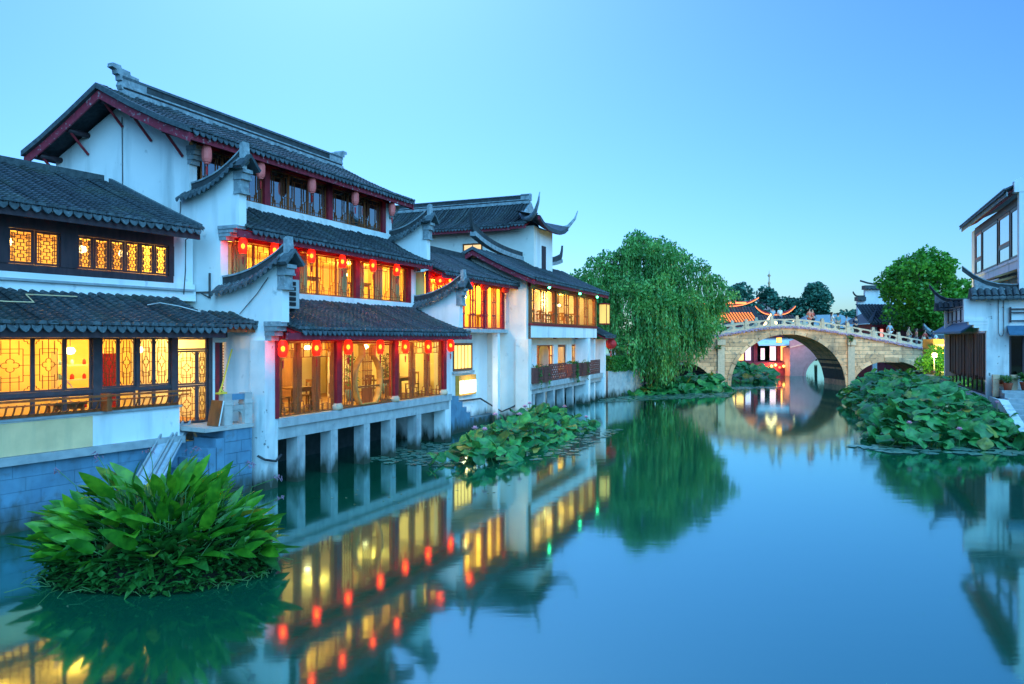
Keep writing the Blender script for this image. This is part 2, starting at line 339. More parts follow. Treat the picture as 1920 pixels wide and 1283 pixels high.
# ------------------------------------------------------------------ windows
def bars(w, h, pat, rng=None):
    L = []
    def hl(y, a, b): L.append((a, y, b, y))
    def vl(x, a, b): L.append((x, a, x, b))
    if pat == 'step':          # tall lights with stepped bars at the foot
        for x, f in ((.12, .26), (.24, .18), (.36, .10), (.64, .10), (.76, .18), (.88, .26)): vl(x, 0, f+.08)
        hl(.34, 0, .12); hl(.26, .12, .24); hl(.18, .24, .36); hl(.10, .36, .64); hl(.18, .64, .76); hl(.26, .76, .88); hl(.34, .88, 1)
        vl(.18, .34, 1); vl(.82, .34, 1); hl(.86, .18, .82); vl(.5, .86, 1); vl(.3, .1, .86); vl(.7, .1, .86); hl(.93, 0, .18); hl(.93, .82, 1); hl(.08, 0, .36); hl(.08, .64, 1)
    elif pat == 'fret':        # dense meander
        for x in (.0, .2, .4, .6, .8, 1): pass
        for i in range(4):
            b = i*.25
            hl(b+.06, 0, .3); hl(b+.06, .7, 1); hl(b+.13, .2, .8); hl(b+.19, 0, .2); hl(b+.19, .8, 1); hl(b+.25, .35, .65)
            vl(.2, b, b+.19); vl(.8, b, b+.19); vl(.35, b+.13, b+.25); vl(.65, b+.13, b+.25); vl(.5, b+.02, b+.13)
        for x in (.1, .9): vl(x, .06, .94)
    elif pat == 'flower':      # thin rods with a quatrefoil in the middle
        for x in (.28, .72): vl(x, .02, .30); vl(x, .70, .98)
        vl(.5, 0, .38); vl(.5, .62, 1)
        for y in (.18, .26, .74, .82): hl(y, .18 if y in (.18, .82) else .28, .82 if y in (.18, .82) else .72)
        vl(.18, .18, .82); vl(.82, .18, .82); hl(.5, 0, .3); hl(.5, .7, 1); hl(.30, 0, .18); hl(.70, 0, .18); hl(.30, .82, 1); hl(.70, .82, 1)
        for a, b in ((0, .08), (1, .08), (0, .92), (1, .92)): pass
        r = .11
        for qx, qy in ((-1, 0), (1, 0), (0, -1), (0, 1)):
            c = (.5+qx*.13, .5+qy*.075); k = 7; a0 = math.atan2(qy, qx)
            P = [(c[0]+.105*math.cos(a0+math.pi*(j/(k-1)-.5)*1.35), c[1]+.055*math.sin(a0+math.pi*(j/(k-1)-.5)*1.35)) for j in range(k)]
            for p, q in zip(P[:-1], P[1:]): L.append((*p, *q))
        for sx in (0, 1):
            for sy in (0, 1):
                f = lambda t: abs(sx-t)
                P = [(abs(sx-.16), abs(sy-.0)), (abs(sx-.15), abs(sy-.035)), (abs(sx-.07), abs(sy-.04)), (abs(sx-.06), abs(sy-.08)), (abs(sx-0), abs(sy-.085))]
                for p, q in zip(P[:-1], P[1:]): L.append((*p, *q))
    elif pat == 'bamboo':      # tall bamboo rods with stepped feet and a fret at the head
        for x in (.06, .12, .88, .94): vl(x, 0, 1)
        hl(.80, .12, .88); vl(.30, .80, 1); vl(.70, .80, 1); hl(.90, .30, .70); vl(.5, .9, 1); hl(.93, .12, .3); hl(.93, .7, .88); hl(.86, 0, .12); hl(.86, .88, 1)
        hl(.22, 0, .12); hl(.17, .12, .3); vl(.30, 0, .17); hl(.17, .7, .88); vl(.7, 0, .17); hl(.08, .12, .3); hl(.08, .7, .88); hl(.22, .88, 1); hl(.12, 0, .12); hl(.12, .88, 1)
        vl(.2, .8, .93); vl(.8, .8, .93); vl(.18, .17, .8); vl(.82, .17, .8); hl(.5, 0, .18); hl(.5, .82, 1); hl(.66, .06, .18); hl(.66, .82, .94); vl(.36, .0, .1); vl(.64, 0, .1); hl(.10, .3, .7)
    elif pat == 'plain': pass
    elif pat == 'panel':       # pane over a narrow lower panel
        hl(.30, 0, 1)
    elif pat == 'cross': hl(.5, 0, 1); vl(.5, 0, 1)
    elif pat == 'rows':
        for i in range(1, 4): hl(i/4, 0, 1)
    elif pat == 'verts':
        for i in range(1, 5): vl(i/5, 0, 1)
    return [(a*w, b*h, c*w, d*h) for a, b, c, d in L]
def lattice_mb(w, h, pat, t=.022, dep=.018):
    mb = MB()
    for a, b, c, d in bars(w, h, pat):
        if abs(a-c) < 1e-6: mb.box(a-t/2, a+t/2, -dep/2, dep/2, min(b, d), max(b, d))
        elif abs(b-d) < 1e-6: mb.box(min(a, c), max(a, c), -dep/2+.002, dep/2-.002, b-t/2, b+t/2)
        else:
            v = Vector((c-a, d-b)).normalized(); n = Vector((-v.y, v.x))*t*.5
            mb.prism([(a+n.x, b+n.y), (a-n.x, b-n.y), (c-n.x, d-n.y), (c+n.x, d+n.y)], 'y', -dep/2, dep/2)
    return mb
def sash(house, x0, x1, z0, z1, y, pat, fm='brown_wood', lm=None, glass='glass', fw=.05, t=.022, parent=None, name='window'):
    """one casement: frame mesh with lattice and pane as its pieces."""
    w, h = x1-x0, z1-z0
    f = MB().box(0, fw, -.02, .02, 0, h).box(w-fw, w, -.02, .02, 0, h).box(fw, w-fw, -.02, .02, 0, fw).box(fw, w-fw, -.02, .02, h-fw, h).build(name, fm, parent or house)
    f.location = (x0, y, z0)
    iw, ih = w-2*fw, h-2*fw; key = ('lat', round(iw, 3), round(ih, 3), pat, lm or fm, t)
    if pat != 'plain':
        if key not in _cache: _cache[key] = lattice_mb(iw, ih, pat, t).mesh('lattice', lm or fm)
        put('lattice', _cache[key], f, (fw, 0, fw))
    if glass: 
        key = ('pane', round(iw, 3), round(ih, 3), glass)
        if key not in _cache: _cache[key] = MB().add([(0, 0, 0), (iw, 0, 0), (iw, 0, ih), (0, 0, ih)], [(0, 1, 2, 3)]).mesh('pane', glass)
        put('pane', _cache[key], f, (fw, .014, fw))
    return f
def room(house, x0, x1, y0, y1, z0, z1, wall='room_wall', floor='room_floor', name='room'):
    mb = MB()
    mb.mat(0).add([(x0, y1, z0), (x1, y1, z0), (x1, y1, z1), (x0, y1, z1)], [(0, 1, 2, 3)]).add([(x0, y0, z0), (x0, y1, z0), (x0, y1, z1), (x0, y0, z1)], [(0, 1, 2, 3)]).add([(x1, y0, z0), (x1, y1, z0), (x1, y1, z1), (x1, y0, z1)], [(0, 1, 2, 3)])
    mb.add([(x0, y0, z1), (x1, y0, z1), (x1, y1, z1), (x0, y1, z1)], [(0, 1, 2, 3)])
    mb.mat(1).add([(x0, y0, z0), (x1, y0, z0), (x1, y1, z0), (x0, y1, z0)], [(0, 1, 2, 3)])
    return mb.build(name, [wall, floor], house)
# ------------------------------------------------------------------ canal and ground
def watermat():
    m, nt, N, Lk, p = new_mat('water')
    N.remove(p); p = N.new('ShaderNodeBsdfGlossy'); p.inputs['Color'].default_value = (.62, .92, .92, 1); p.inputs['Roughness'].default_value = .065     # silky mirror over murky green
    df = N.new('ShaderNodeBsdfDiffuse'); df.inputs['Color'].default_value = (.003, .085, .045, 1)
    fr = N.new('ShaderNodeFresnel'); fr.inputs['IOR'].default_value = 1.5; mr = N.new('ShaderNodeMapRange'); mr.inputs['From Max'].default_value = .7; mr.inputs['To Min'].default_value = .27; mr.inputs['To Max'].default_value = .92
    Lk.new(fr.outputs[0], mr.inputs['Value']); ms = N.new('ShaderNodeMixShader'); Lk.new(mr.outputs[0], ms.inputs[0]); Lk.new(df.outputs[0], ms.inputs[1]); Lk.new(p.outputs[0], ms.inputs[2]); Lk.new(ms.outputs[0], N['Material Output'].inputs['Surface'])
    g = N.new('ShaderNodeNewGeometry'); mp = N.new('ShaderNodeMapping'); mp.inputs['Scale'].default_value = (.5, 1.6, 1)
    Lk.new(g.outputs['Position'], mp.inputs['Vector'])
    n = N.new('ShaderNodeTexNoise'); n.inputs['Scale'].default_value = 1.1; n.inputs['Detail'].default_value = 3; n.inputs['Roughness'].default_value = .55
    Lk.new(mp.outputs['Vector'], n.inputs['Vector'])
    b = N.new('ShaderNodeBump'); b.inputs['Strength'].default_value = .035; b.inputs['Distance'].default_value = .05
    Lk.new(n.outputs['Fac'], b.inputs['Height']); Lk.new(b.outputs['Normal'], p.inputs['Normal'])
    return m
watermat()
surf('earth', (.10, .08, .05), (.06, .055, .04), 2, .95, bmp=.4)
structure(MB().add([(-400, -60, 0), (400, -60, 0), (400, 900, 0), (-400, 900, 0)], [(0, 1, 2, 3)]).build('canal_water', 'water'))
structure(MB().add([(-900, -60, -1.5), (900, -60, -1.5), (900, 2500, -1.5), (-900, 2500, -1.5)], [(0, 1, 2, 3)]).build('ground', 'earth'))
def lw(fr, pts): return [tuple(fr.w(x, y)[:2]) for x, y in pts]
def land(name, poly, z=1.2, mat='earth'): return structure(MB().prism(poly, 'z', -1.4, z).build(name, mat))
# ------------------------------------------------------------------ the three-storey house on piers
def main_house():
    h = thing('canal_house', 'tall three-storey white house with grey tiled roofs and red-lit front over piers', 'house', FM.o, FM.rz)
    # left wall: one plastered gable wall in steps, with two wing walls
    def gable(x0, x1, mat, nm, full=True):
        mb = MB()
        def P(pts): mb.prism(pts, 'x', x0, x1)
        P([(.02, -1), (8.86, -1), (8.86, 4.3), (.02, 4.3)])
        P([(-.55, 4.78), (8.86, 4.78), (8.86, 5.75), (-.55, 5.75)]); P([(.0, 4.3), (8.86, 4.3), (8.86, 4.78), (.0, 4.78)])
        n = 12; pts = [(1.85-2.45*i/n, 5.75+.88*(.12*i/n+.88*(i/n)**2.3)) for i in range(n+1)]
        mb.strip([(y, 5.75) for y, z in pts if y >= -.56], [p for p in pts if p[0] >= -.56], 'x', x0, x1)
        P([(1.72, 5.75), (8.86, 5.75), (8.86, 7.35), (1.72, 7.35)])
        P([(1.4, 7.35), (8.86, 7.35), (8.86, 7.6), (1.2, 7.6)]); P([(1.02, 7.6), (8.86, 7.6), (8.86, 8.6), (1.02, 8.6)])
        pts = [(3.2-2.2*i/n, 8.6+.86*(.12*i/n+.88*(i/n)**2.3)) for i in range(n+1)]
        mb.strip([(y, 8.6) for y, z in pts if y >= 1.0], [p for p in pts if p[0] >= 1.0], 'x', x0, x1)
        P([(2.95, 8.6), (8.86, 8.6), (8.86, 10.25), (2.95, 10.25)]); P([(2.95, 10.25), (8.86, 10.25), (5.75, 11.75)])
        return mb.build(nm, mat, h)
    gable(0, .3, 'plaster', 'gable_wall'); gable(10.9, 11.2, 'plaster', 'gable_wall')
    for x0 in (0, 10.9):
        fin_wall(h, x0, .3, 1.85, 5.75, -2.45, .88); fin_wall(h, x0, .3, 3.2, 8.6, -2.2, .86)
        corbel_wall(h, x0-.01, x0+.31, -.52, .0, 4.25, 4.80, 'red_board' if False else 'ridge_grey')
        corbel_wall(h, x0-.01, x0+.31, 1.05, 1.72, 7.2, 7.62, 'ridge_grey'); corbel_wall(h, x0-.01, x0+.31, 2.6, 2.96, 9.55, 10.1, 'ridge_grey')
    # corner pier standing in the water
    MB().box(-.12, .42, -.04, .5, -1, 4.26).build('corner_pier', 'plaster_old', h)
    MB().box(10.6, 11.05, -.04, .5, -1, 4.26).build('corner_pier', 'plaster', h)
    # platform beams and piers
    MB().box(.42, 11.0, -.14, .5, 1.74, 2.0).build('platform_beam', 'concrete', h)
    MB().box(.42, 10.9, -.06, .34, 1.38, 1.737).build('lintel', 'concrete', h)
    for a in (1.27, 2.9, 4.73, 6.4, 8.25):
        MB().box(a, a+.36, -.05, .36, -1, 1.377).build('pier', 'concrete', h)
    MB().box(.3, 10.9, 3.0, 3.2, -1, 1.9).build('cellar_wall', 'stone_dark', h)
    MB().box(.3, 10.9, .5, 5.3, 1.7, 1.95).build('floor_slab', 'concrete', h)
    # storeys: (front y, sill, head)
    MB().box(.3, 10.9, 1.55, 1.85, 5.55, 5.82).build('sill_band', 'plaster', h)
    MB().box(.3, 10.9, 2.82, 3.1, 8.55, 8.84).build('sill_band', 'plaster', h)
    MB().box(.3, 10.9, 8.7, 8.86, -1, 10.3).build('rear_wall', 'plaster', h)
    MB().box(.3, 10.9, .15, 5.3, 4.36, 4.5).build('ceiling_slab', 'red_wood', h); MB().box(.3, 10.9, 1.95, 6, 7.4, 7.5).build('ceiling_slab', 'red_wood', h); MB().box(.3, 10.9, 3.1, 8.7, 10.3, 10.36).build('ceiling_slab', 'red_wood', h)
    MB().box(.3, 10.9, 1.9, 6, 5.62, 5.8).build('floor_slab', 'concrete', h); MB().box(.3, 10.9, 3.12, 8.7, 8.62, 8.82).build('floor_slab', 'concrete', h)
    for (yy, z0, z1, nm) in ((0, 2.0, 4.36, 0), (1.7, 5.82, 7.4, 1), (2.95, 8.84, 10.3, 2)):
        MB().box(.3, 10.9, yy-.09, yy+.07, z1-.14, z1).build('head_beam', 'red_wood', h)
        for k, xc in enumerate((3.24, 6.70, 10.42)):
            col = MB().box(xc-.13, xc+.13, yy-.13, yy+.1, z0+(.22 if nm == 0 else 0), z1-.14).build('column', 'red_wood', h)
            if nm == 0: MB().lathe([(.0, 0), (.17, 0), (.21, .06), (.2, .14), (.15, .22), (0, .22)], 12, (xc, -.02, 2.0)).build('column_base', 'stone_rail', h, True)
    MB().box(.3, .44, -.08, .08, 2.0, 4.22).build('jamb', 'red_wood', h); MB().box(10.55, 10.9, -.06, .1, 2.0, 4.36).build('jamb', 'plaster', h)
    for yy, z0, z1 in ((1.7, 5.82, 7.26), (2.95, 8.84, 10.16)): MB().box(10.55, 10.9, yy-.06, yy+.1, z0, z1).build('jamb', 'plaster', h)
    bays = ((.44, 3.11), (3.37, 6.57), (6.83, 10.29))
    # ground floor: bamboo-bar glazing, a vase-shaped opening in the middle bay
    for k in (0, 2):
        a, b = bays[k]; m = (a+b)/2
        w3 = (b-a)/3
        for x0, x1 in ((a, a+w3), (a+w3, a+2*w3), (a+2*w3, b)): sash(h, x0+.004, x1-.004, 2.02, 4.21, 0, 'bamboo', 'brown_wood', fw=.04, t=.024)
    a, b = bays[1]; cx = (a+b)/2+.02
    MB().box(a, b, -.05, .05, 2.0, 2.06).build('window_rail', 'brown_wood', h); MB().box(a, b, -.05, .05, 4.14, 4.21).build('window_rail', 'brown_wood', h)
    for x0, x1 in ((a, a+.78), (b-.78, b)): sash(h, x0+.003, x1-.003, 2.07, 4.13, 0, 'verts', 'brown_wood', fw=.05, t=.028)
    vp = [(.44, 0), (.62, .25), (.74, .55), (.78, .85), (.74, 1.15), (.60, 1.40), (.40, 1.58), (.32, 1.68), (.32, 2.0), (.40, 2.06)]
    v = MB()
    for sg in (-1, 1):
        o_ = [(cx+sg*(x+.05), 2.065+z) for x, z in vp]; i_ = [(cx+sg*(x-.03), 2.065+z) for x, z in vp]; v.strip(o_, i_, 'y', -.12, .10)
    vo = v.box(cx-.4, cx+.4, -.1, .1, 2.062, 2.10).build('vase_window', 'timber_gold', h)
    MB().box(cx-.72, cx+.72, -.03, .03, 2.64, 2.69).build('vase_shelf', 'brown_wood', vo)
    MB().add([(cx-.8, .03, 2.07), (cx+.8, .03, 2.07), (cx+.8, .03, 4.13), (cx-.8, .03, 4.13)], [(0, 1, 2, 3)]).build('pane', 'glass', vo)
    lt = MB()
    for q in range(9): lt.box(cx-.3+q*.075-.011, cx-.3+q*.075+.011, -.02, .02, 2.1, 2.62)
    for q in range(5): lt.box(cx-.24+q*.12-.01, cx-.24+q*.12+.01, -.02, .02, 2.72, 4.0-.0)
    for zz in (2.95, 3.2, 3.5, 3.8): lt.box(cx-.3, cx+.3, -.024, .016, zz, zz+.025)
    lt.build('vase_lattice', 'brown_wood', vo)
    # second floor lit sashes, third floor sashes that mirror the sky
    for (yy, z0, z1, gl) in ((1.7, 5.84, 7.24, 'glass'), (2.95, 8.86, 10.14, 'glass_sky')):
        for a, b in bays:
            for q in range(3):
                w = (b-a)/3; sash(h, a+q*w+.004, a+(q+1)*w-.004, z0, z1, yy, 'step', 'brown_wood', glass=gl, fw=.04, t=.017)
    # rooms
    room(h, .32, 10.88, .2, 5.1, 2.0, 4.34, 'room_pale'); room(h, .32, 10.88, 2.0, 5.5, 5.82, 7.38, 'room_wall'); room(h, .32, 10.88, 3.4, 6, 8.84, 10.28, 'curtain_pale', 'room_floor')
    # partial curtains on the second floor
    for a, b in ((.5, 1.3), (2.3, 3.0), (3.7, 4.2), (6.0, 6.5), (6.9, 7.6), (8.3, 8.9), (9.6, 10.2)):
        cu = MB(); n = 14
        P = [(a+(b-a)*i/n, 1.95+.045*math.sin(i*2.2)) for i in range(n+1)]
        for p, q in zip(P[:-1], P[1:]): cu.add([(p[0], p[1], 5.86), (q[0], q[1], 5.86), (q[0], q[1], 7.24), (p[0], p[1], 7.24)], [(0, 1, 2, 3)])
        cu.build('curtain', 'curtain', h, True)
    for x in (1.7, 5.0, 8.6):
        light('room_lamp', h, (x, 3.2, 7.05), 95, (1, .66, .20)); light('room_lamp', h, (x, 2.2, 4.1), 80, (1, .74, .28))
    # coloured panels of the ground-floor room's back wall
    for a, b, m in ((.4, 2.0, 'panel_orange'), (5.3, 7.0, 'panel_wood'), (9.4, 10.8, 'panel_orange')): MB().box(a, b, 5.02, 5.08, 2.02, 4.2).build('wall_panel', m, h)
    # roofs
    tile_roof(h, .32, 10.95, [(-.95, 4.55), (-.2, 4.80), (.8, 5.18), (1.62, 5.60)], bext=(.5, .35), bh=.2)
    tile_roof(h, .32, 10.95, [(.85, 7.52), (1.5, 7.78), (2.2, 8.12), (2.9, 8.58)], bext=(.45, .2), bh=.2)
    pf = [(2.05, 10.30), (3.1, 10.70), (4.4, 11.30), (5.75, 12.0)]; pb = [(9.2, 10.26), (8.3, 10.66), (7.1, 11.27), (5.75, 12.0)]
    tile_roof(h, -.75, 11.5, pf, back=pb, bh=.2)
    verge(h, -.85, pf, pb, -1); verge(h, 11.52, pf, pb, 1)
    ridge(h, -.1, 11.3, 5.75, 12.04, .42)
    # purlin ends with struts under the left verge
    for y, z in ((8.6, 10.2), (7.3, 10.88), (5.75, 11.60), (4.5, 11.02), (3.2, 10.42)):
        p = MB(); p.tube([(-.72, y, z), (0, y, z)], .09, 8); p.build('purlin_end', 'dark_wood', h, True)
        MB().tube([(-.62, y, z-.06), (-.03, y-.02, z-.62)], .042, 6).build('strut', 'red_wood', h)
    # white band behind the third-floor sill, downpipes and wires on the gable
    MB().tube([(-.03, 5.75, 11.3), (-.035, 5.7, 7.9)], .014, 5).build('wire', 'cable', h)
    MB().tube([(-.04, 3.25, 8.45), (-.04, 3.3, 7.6)], .014, 5).build('wire', 'cable', h)
    MB().tube([(-.05, -.1, 6.05), (-.05, .3, 5.6), (-.05, .75, 5.2), (-.05, .95, 5.02)], .012, 5).build('wire', 'cable', h)
    MB().tube([(-.25, .1, 1.0), (-.2, -.12, .9), (.2, -.16, .8), (.48, -.12, .95)], .035, 6).build('hose', 'cable', h)
    for y in (2.9, 2.1):
        b = MB(); b.box(-.06, -.02, y-.025, y+.025, 5.5, 6.25); b.box(-.06, -.02, y, y+.62, 5.66, 5.71); b.prism([(y, 5.5), (y+.35, 5.66), (y+.3, 5.66), (y, 5.54)], 'x', -.055, -.025)
        b.build('wall_bracket', 'metal_dark', h)
    return h
surf('panel_orange', (.62, .33, .06), (.55, .27, .04), 3, .7, bmp=0); surf('panel_wood', (.30, .14, .05), (.22, .10, .035), 5, .5, stretch=(1, 1, .2), bmp=.1)
surf('timber_gold', (.55, .30, .08), (.44, .22, .06), 6, .45, bmp=.1)
surf('metal_dark', (.05, .055, .06), (.07, .07, .075), 6, .5, bmp=.1)
MAIN = main_house()
# ------------------------------------------------------------------ the two-storey shop beside it
surf('door_screen', (.55, .36, .06), (.40, .24, .03), 40, .5, bmp=0)
def shop():
    h = thing('shop_house', 'low two-storey shop with dark fretwork upper windows and amber glazed front', 'house', FL.o, FL.rz)
    X0 = -2.2
    # quay wall of stone blocks under the shop
    wall = MB().box(X0, 6.35, .02, .5, -1, 1.5).build('quay_wall', 'mortar_blue', h); rng = random.Random(3)
    for r in range(6):
        z = -.35+r*.31; x = X0-rng.uniform(0, .6)
        while x < 6.3:
            w = rng.uniform(.65, 1.15); a, b = max(x, X0), min(x+w, 6.34)
            if b-a > .1:
                o = MB().box(a+.004, b-.004, -rng.uniform(.0, .008), .1, z+.004, z+.306).build('stone_block', 'stone_blue', wall)
            x += w
    MB().box(X0, 4.5, -.16, .42, 1.515, 1.70).build('stone_ledge', 'ledge', h)
    MB().box(X0, 4.42, -.02, .3, 1.705, 2.47).build('parapet', 'plaster', h)
    MB().box(X0, 2.05, -.035, -.022, 1.71, 2.44).build('yellow_panel', 'plaster_yellow', h)
    MB().box(X0, 4.46, -.08, .36, 2.474, 2.53).build('parapet_cap', 'ledge', h)
    # leaning bench rail
    rail = MB().box(X0, 4.38, -.02, .05, 2.535, 2.60).build('bench_rail', 'brown_wood', h)
    MB().box(X0, 4.55, -.34, -.28, 2.90, 2.95).build('top_rail', 'brown_wood', rail); MB().box(X0, 4.5, -.30, -.25, 2.80, 2.83).build('top_rail', 'brown_wood', rail)
    sm = MB().tube([(0, 0, 0), (0, -.10, .06), (0, -.15, .14), (0, -.18, .22), (0, -.27, .27)], .02, 5).mesh('rail_slat', 'brown_wood')
    x = X0+.05
    while x < 4.4: put('rail_slat', sm, rail, (x, .0, 2.56)); x += .17
    for px in (-.9, 2.25): MB().box(px, px+.12, -.29, -.02, 2.54, 2.97).build('rail_post', 'brown_wood', rail)
    # glazed front 0.4 m behind the parapet
    Y = .42
    for a, b, nm in ((X0, 6.95, 0),): MB().box(a, b, Y-.1, Y+.12, 4.34, 4.56).build('head_beam', 'grey_frame', h)
    MB().box(X0, 4.55, Y-.06, Y+.06, 2.96, 3.06).build('transom', 'grey_frame', h); MB().box(X0, 4.55, Y-.05, Y+.05, 1.95, 2.06).build('bottom_rail', 'grey_frame', h)
    for a, b in ((-1.62, -1.50), (-.18, -.06), (2.28, 2.5), (4.44, 4.62), (5.62, 5.74)): MB().box(a, b, Y-.08, Y+.09, 1.95, 4.34).build('post', 'grey_frame', h)
    def pair(a, b, pat, clear=False):
        sash(h, a, b, 3.065, 4.33, Y, pat, 'grey_frame', 'lat_brown', fw=.045, t=.013); sash(h, a, b, 2.065, 2.955, Y, 'plain', 'grey_frame', 'lat_brown', fw=.045)
    pair(-1.49, -.19, 'flower'); pair(-.05, .90, 'flower'); pair(.905, 1.62, 'flower') ; pair(1.63, 2.27, 'plain')
    pair(2.51, 2.96, 'flower'); pair(2.965, 3.43, 'flower'); pair(3.52, 3.95, 'flower'); pair(3.955, 4.43, 'flower')
    MB().box(3.435, 3.515, Y-.05, Y+.05, 3.06, 4.33).build('mullion', 'grey_frame', h)
    # amber door with side light
    d = sash(h, 4.63, 5.28, 3.02, 3.98, Y, 'flower', 'grey_frame', 'lat_brown', fw=.055, t=.014, name='door'); sash(h, 4.63, 5.28, 1.96, 3.01, Y, 'flower', 'grey_frame', 'lat_brown', fw=.055, t=.014, name='door')
    for z0, z1 in ((3.02, 3.98), (1.96, 3.01)): sash(h, 5.285, 5.615, z0, z1, Y, 'flower', 'grey_frame', 'lat_brown', fw=.045, t=.012)
    sash(h, 4.63, 5.615, 3.99, 4.33, Y, 'plain', 'grey_frame', fw=.05)
    MB().tube([(4.68, Y-.06, 2.98), (4.68, Y-.09, 3.0), (4.76, Y-.09, 3.0)], .014, 6).build('door_handle', 'metal_grey', d)
    # panel door with woven screen, dark wood jambs
    MB().box(5.745, 5.86, Y-.03, Y+.1, 1.95, 4.34).build('wall_strip', 'plaster', h)
    MB().box(5.87, 6.02, Y-.02, Y+.08, 1.95, 4.2).build('door_jamb', 'red_wood', h); MB().box(6.03, 6.15, Y-.0, Y+.08, 1.95, 4.2).build('door_jamb', 'dark_wood', h)
    MB().box(5.745, 6.95, Y-.04, Y+.1, 4.2, 4.335).build('lintel', 'plaster_cream', h)
    sc = MB().box(6.16, 6.86, Y+.03, Y+.08, 1.95, 2.75).build('screen_door', 'dark_wood', h)
    br = MB()
    for r in range(17):
        for c in range(8):
            x, z = 6.2+c*.085, 2.78+r*.082; s = 1 if c % 2 else -1
            br.prism([(x, z), (x+.075, z+s*.05), (x+.075, z+s*.05+.03), (x, z+.03)], 'y', Y+.04, Y+.06)
    stuff(br.build('woven_screen', 'brown_wood', sc)); MB().box(6.52, 6.57, Y-.0, Y+.05, 1.95, 4.18).build('door_stile', 'panel_orange', sc)
    # room
    room(h, X0, 6.9, Y+.14, 4.2, 1.96, 4.4, 'room_wall')
    for x in (-1.2, .9, 3.0, 5.0): light('room_lamp', h, (x, 2.3, 4.1), 46, (1, .64, .20))
    light('room_lamp', h, (6.4, 1.4, 3.6), 60, (1, .66, .2))
    MB().box(.1, .75, 3.6, 3.7, 2.3, 3.95).build('wall_panel', 'panel_red', h); MB().box(3.6, 4.1, 2.2, 2.3, 1.97, 3.9).build('wall_panel', 'panel_red', h); MB().box(-1.3, -.2, 3.9, 4.0, 2.0, 4.1).build('wall_panel', 'panel_pink', h)
    # lower roof and the little canopy over the steps
    tile_roof(h, X0, 5.25, [(-.85, 4.60), (-.3, 4.78), (.5, 5.06), (1.45, 5.46)], board='dark_wood', bh=.2, pitch=.24)
    tile_roof(h, 5.30, 6.62, [(-.75, 4.72), (-.3, 4.86), (.2, 5.05)], board='brown_wood', bh=.16, pitch=.22, name='canopy')
    MB().prism([(-.7, 4.45), (.3, 3.5), (.3, 4.56), (-.7, 4.56)], 'x', 6.50, 6.62).build('canopy_bracket', 'brown_wood', h)
    # upper floor
    U = 1.55
    MB().box(X0, 6.0, U-.12, U+.2, 5.42, 5.70).build('wall_band', 'plaster', h); MB().box(X0, 5.9, U-.2, U+.1, 5.70, 5.76).build('sill_ledge', 'ledge', h); MB().box(X0, 6.0, U-.08, U+.2, 5.765, 5.92).build('wall_band', 'plaster', h)
    MB().box(X0, 5.32, U-.04, U+.10, 5.925, 6.12).build('panel_rail', 'dark_wood', h); MB().box(X0, 5.32, U-.05, U+.10, 6.98, 7.3).build('head_beam', 'dark_wood', h)
    MB().box(5.32, 6.0, U+.02, U+.2, 5.925, 7.3).build('wall_end', 'plaster', h)
    for a, b in ((X0, -1.3), (.66, .9), (2.12, 2.55), (5.16, 5.32)): MB().box(a, b, U-.07, U+.1, 6.12, 6.98).build('post', 'dark_wood', h)
    for a, b, n in ((-1.3, .66, 4), (.9, 2.12, 2), (2.55, 5.16, 6)):
        w = (b-a)/n
        for q in range(n): sash(h, a+q*w+.01, a+(q+1)*w-.01, 6.13, 6.97, U, 'fret', 'dark_wood', fw=.055, t=.018)
    room(h, X0, 5.3, U+.14, U+3, 5.93, 7.1, 'room_wall')
    for x in (-.5, 1.5, 3.4, 4.6): light('room_lamp', h, (x, U+.9, 6.9), 34, (1, .66, .16))
    MB().box(X0, 5.6, 6.0, 6.2, -1, 8.5).build('rear_wall', 'plaster', h)
    tile_roof(h, X0, 5.55, [(.62, 7.42), (1.6, 7.80), (3.2, 8.45), (5.0, 9.2)], board='dark_wood', bh=.2, pitch=.24)
    MB().box(X0, 5.3, 4.9, 5.2, 9.15, 9.42).build('ridge', 'tile_edge', h)
    MB().strip([(.62, 7.44), (1.6, 7.82), (3.2, 8.47), (5.0, 9.22)], [(.62, 7.60), (1.6, 7.98), (3.2, 8.63), (5.0, 9.38)], 'x', 5.5, 5.62).build('verge_tiles', 'tile_edge', h)
    MB().tube([(5.55, .95, 7.3), (5.6, 1.35, 7.2), (5.6, 1.36, 6.3), (5.5, 1.3, 5.6)], .018, 5).build('wire', 'cable', h)
    MB().tube([(5.2, .2, 5.15), (5.0, -.1, 5.05), (4.6, .25, 5.2), (4.2, .5, 5.28), (3.7, .3, 5.2)], .012, 5).build('wire', 'pipe_white', h)
    MB().tube([(-1, .4, 5.2), (.3, .3, 5.14), (.9, .35, 5.15), (.95, .8, 5.35), (2.2, .9, 5.36)], .014, 5).build('wire', 'plaster_yellow', h)
    return h
surf('lat_brown', (.14, .05, .015), (.10, .035, .012), 6, .5, bmp=0); surf('panel_red', (.45, .02, .02), (.36, .015, .02), 3, .6, bmp=0); surf('panel_pink', (.62, .25, .22), (.5, .2, .18), 3, .6, bmp=0)
SHOP = shop()
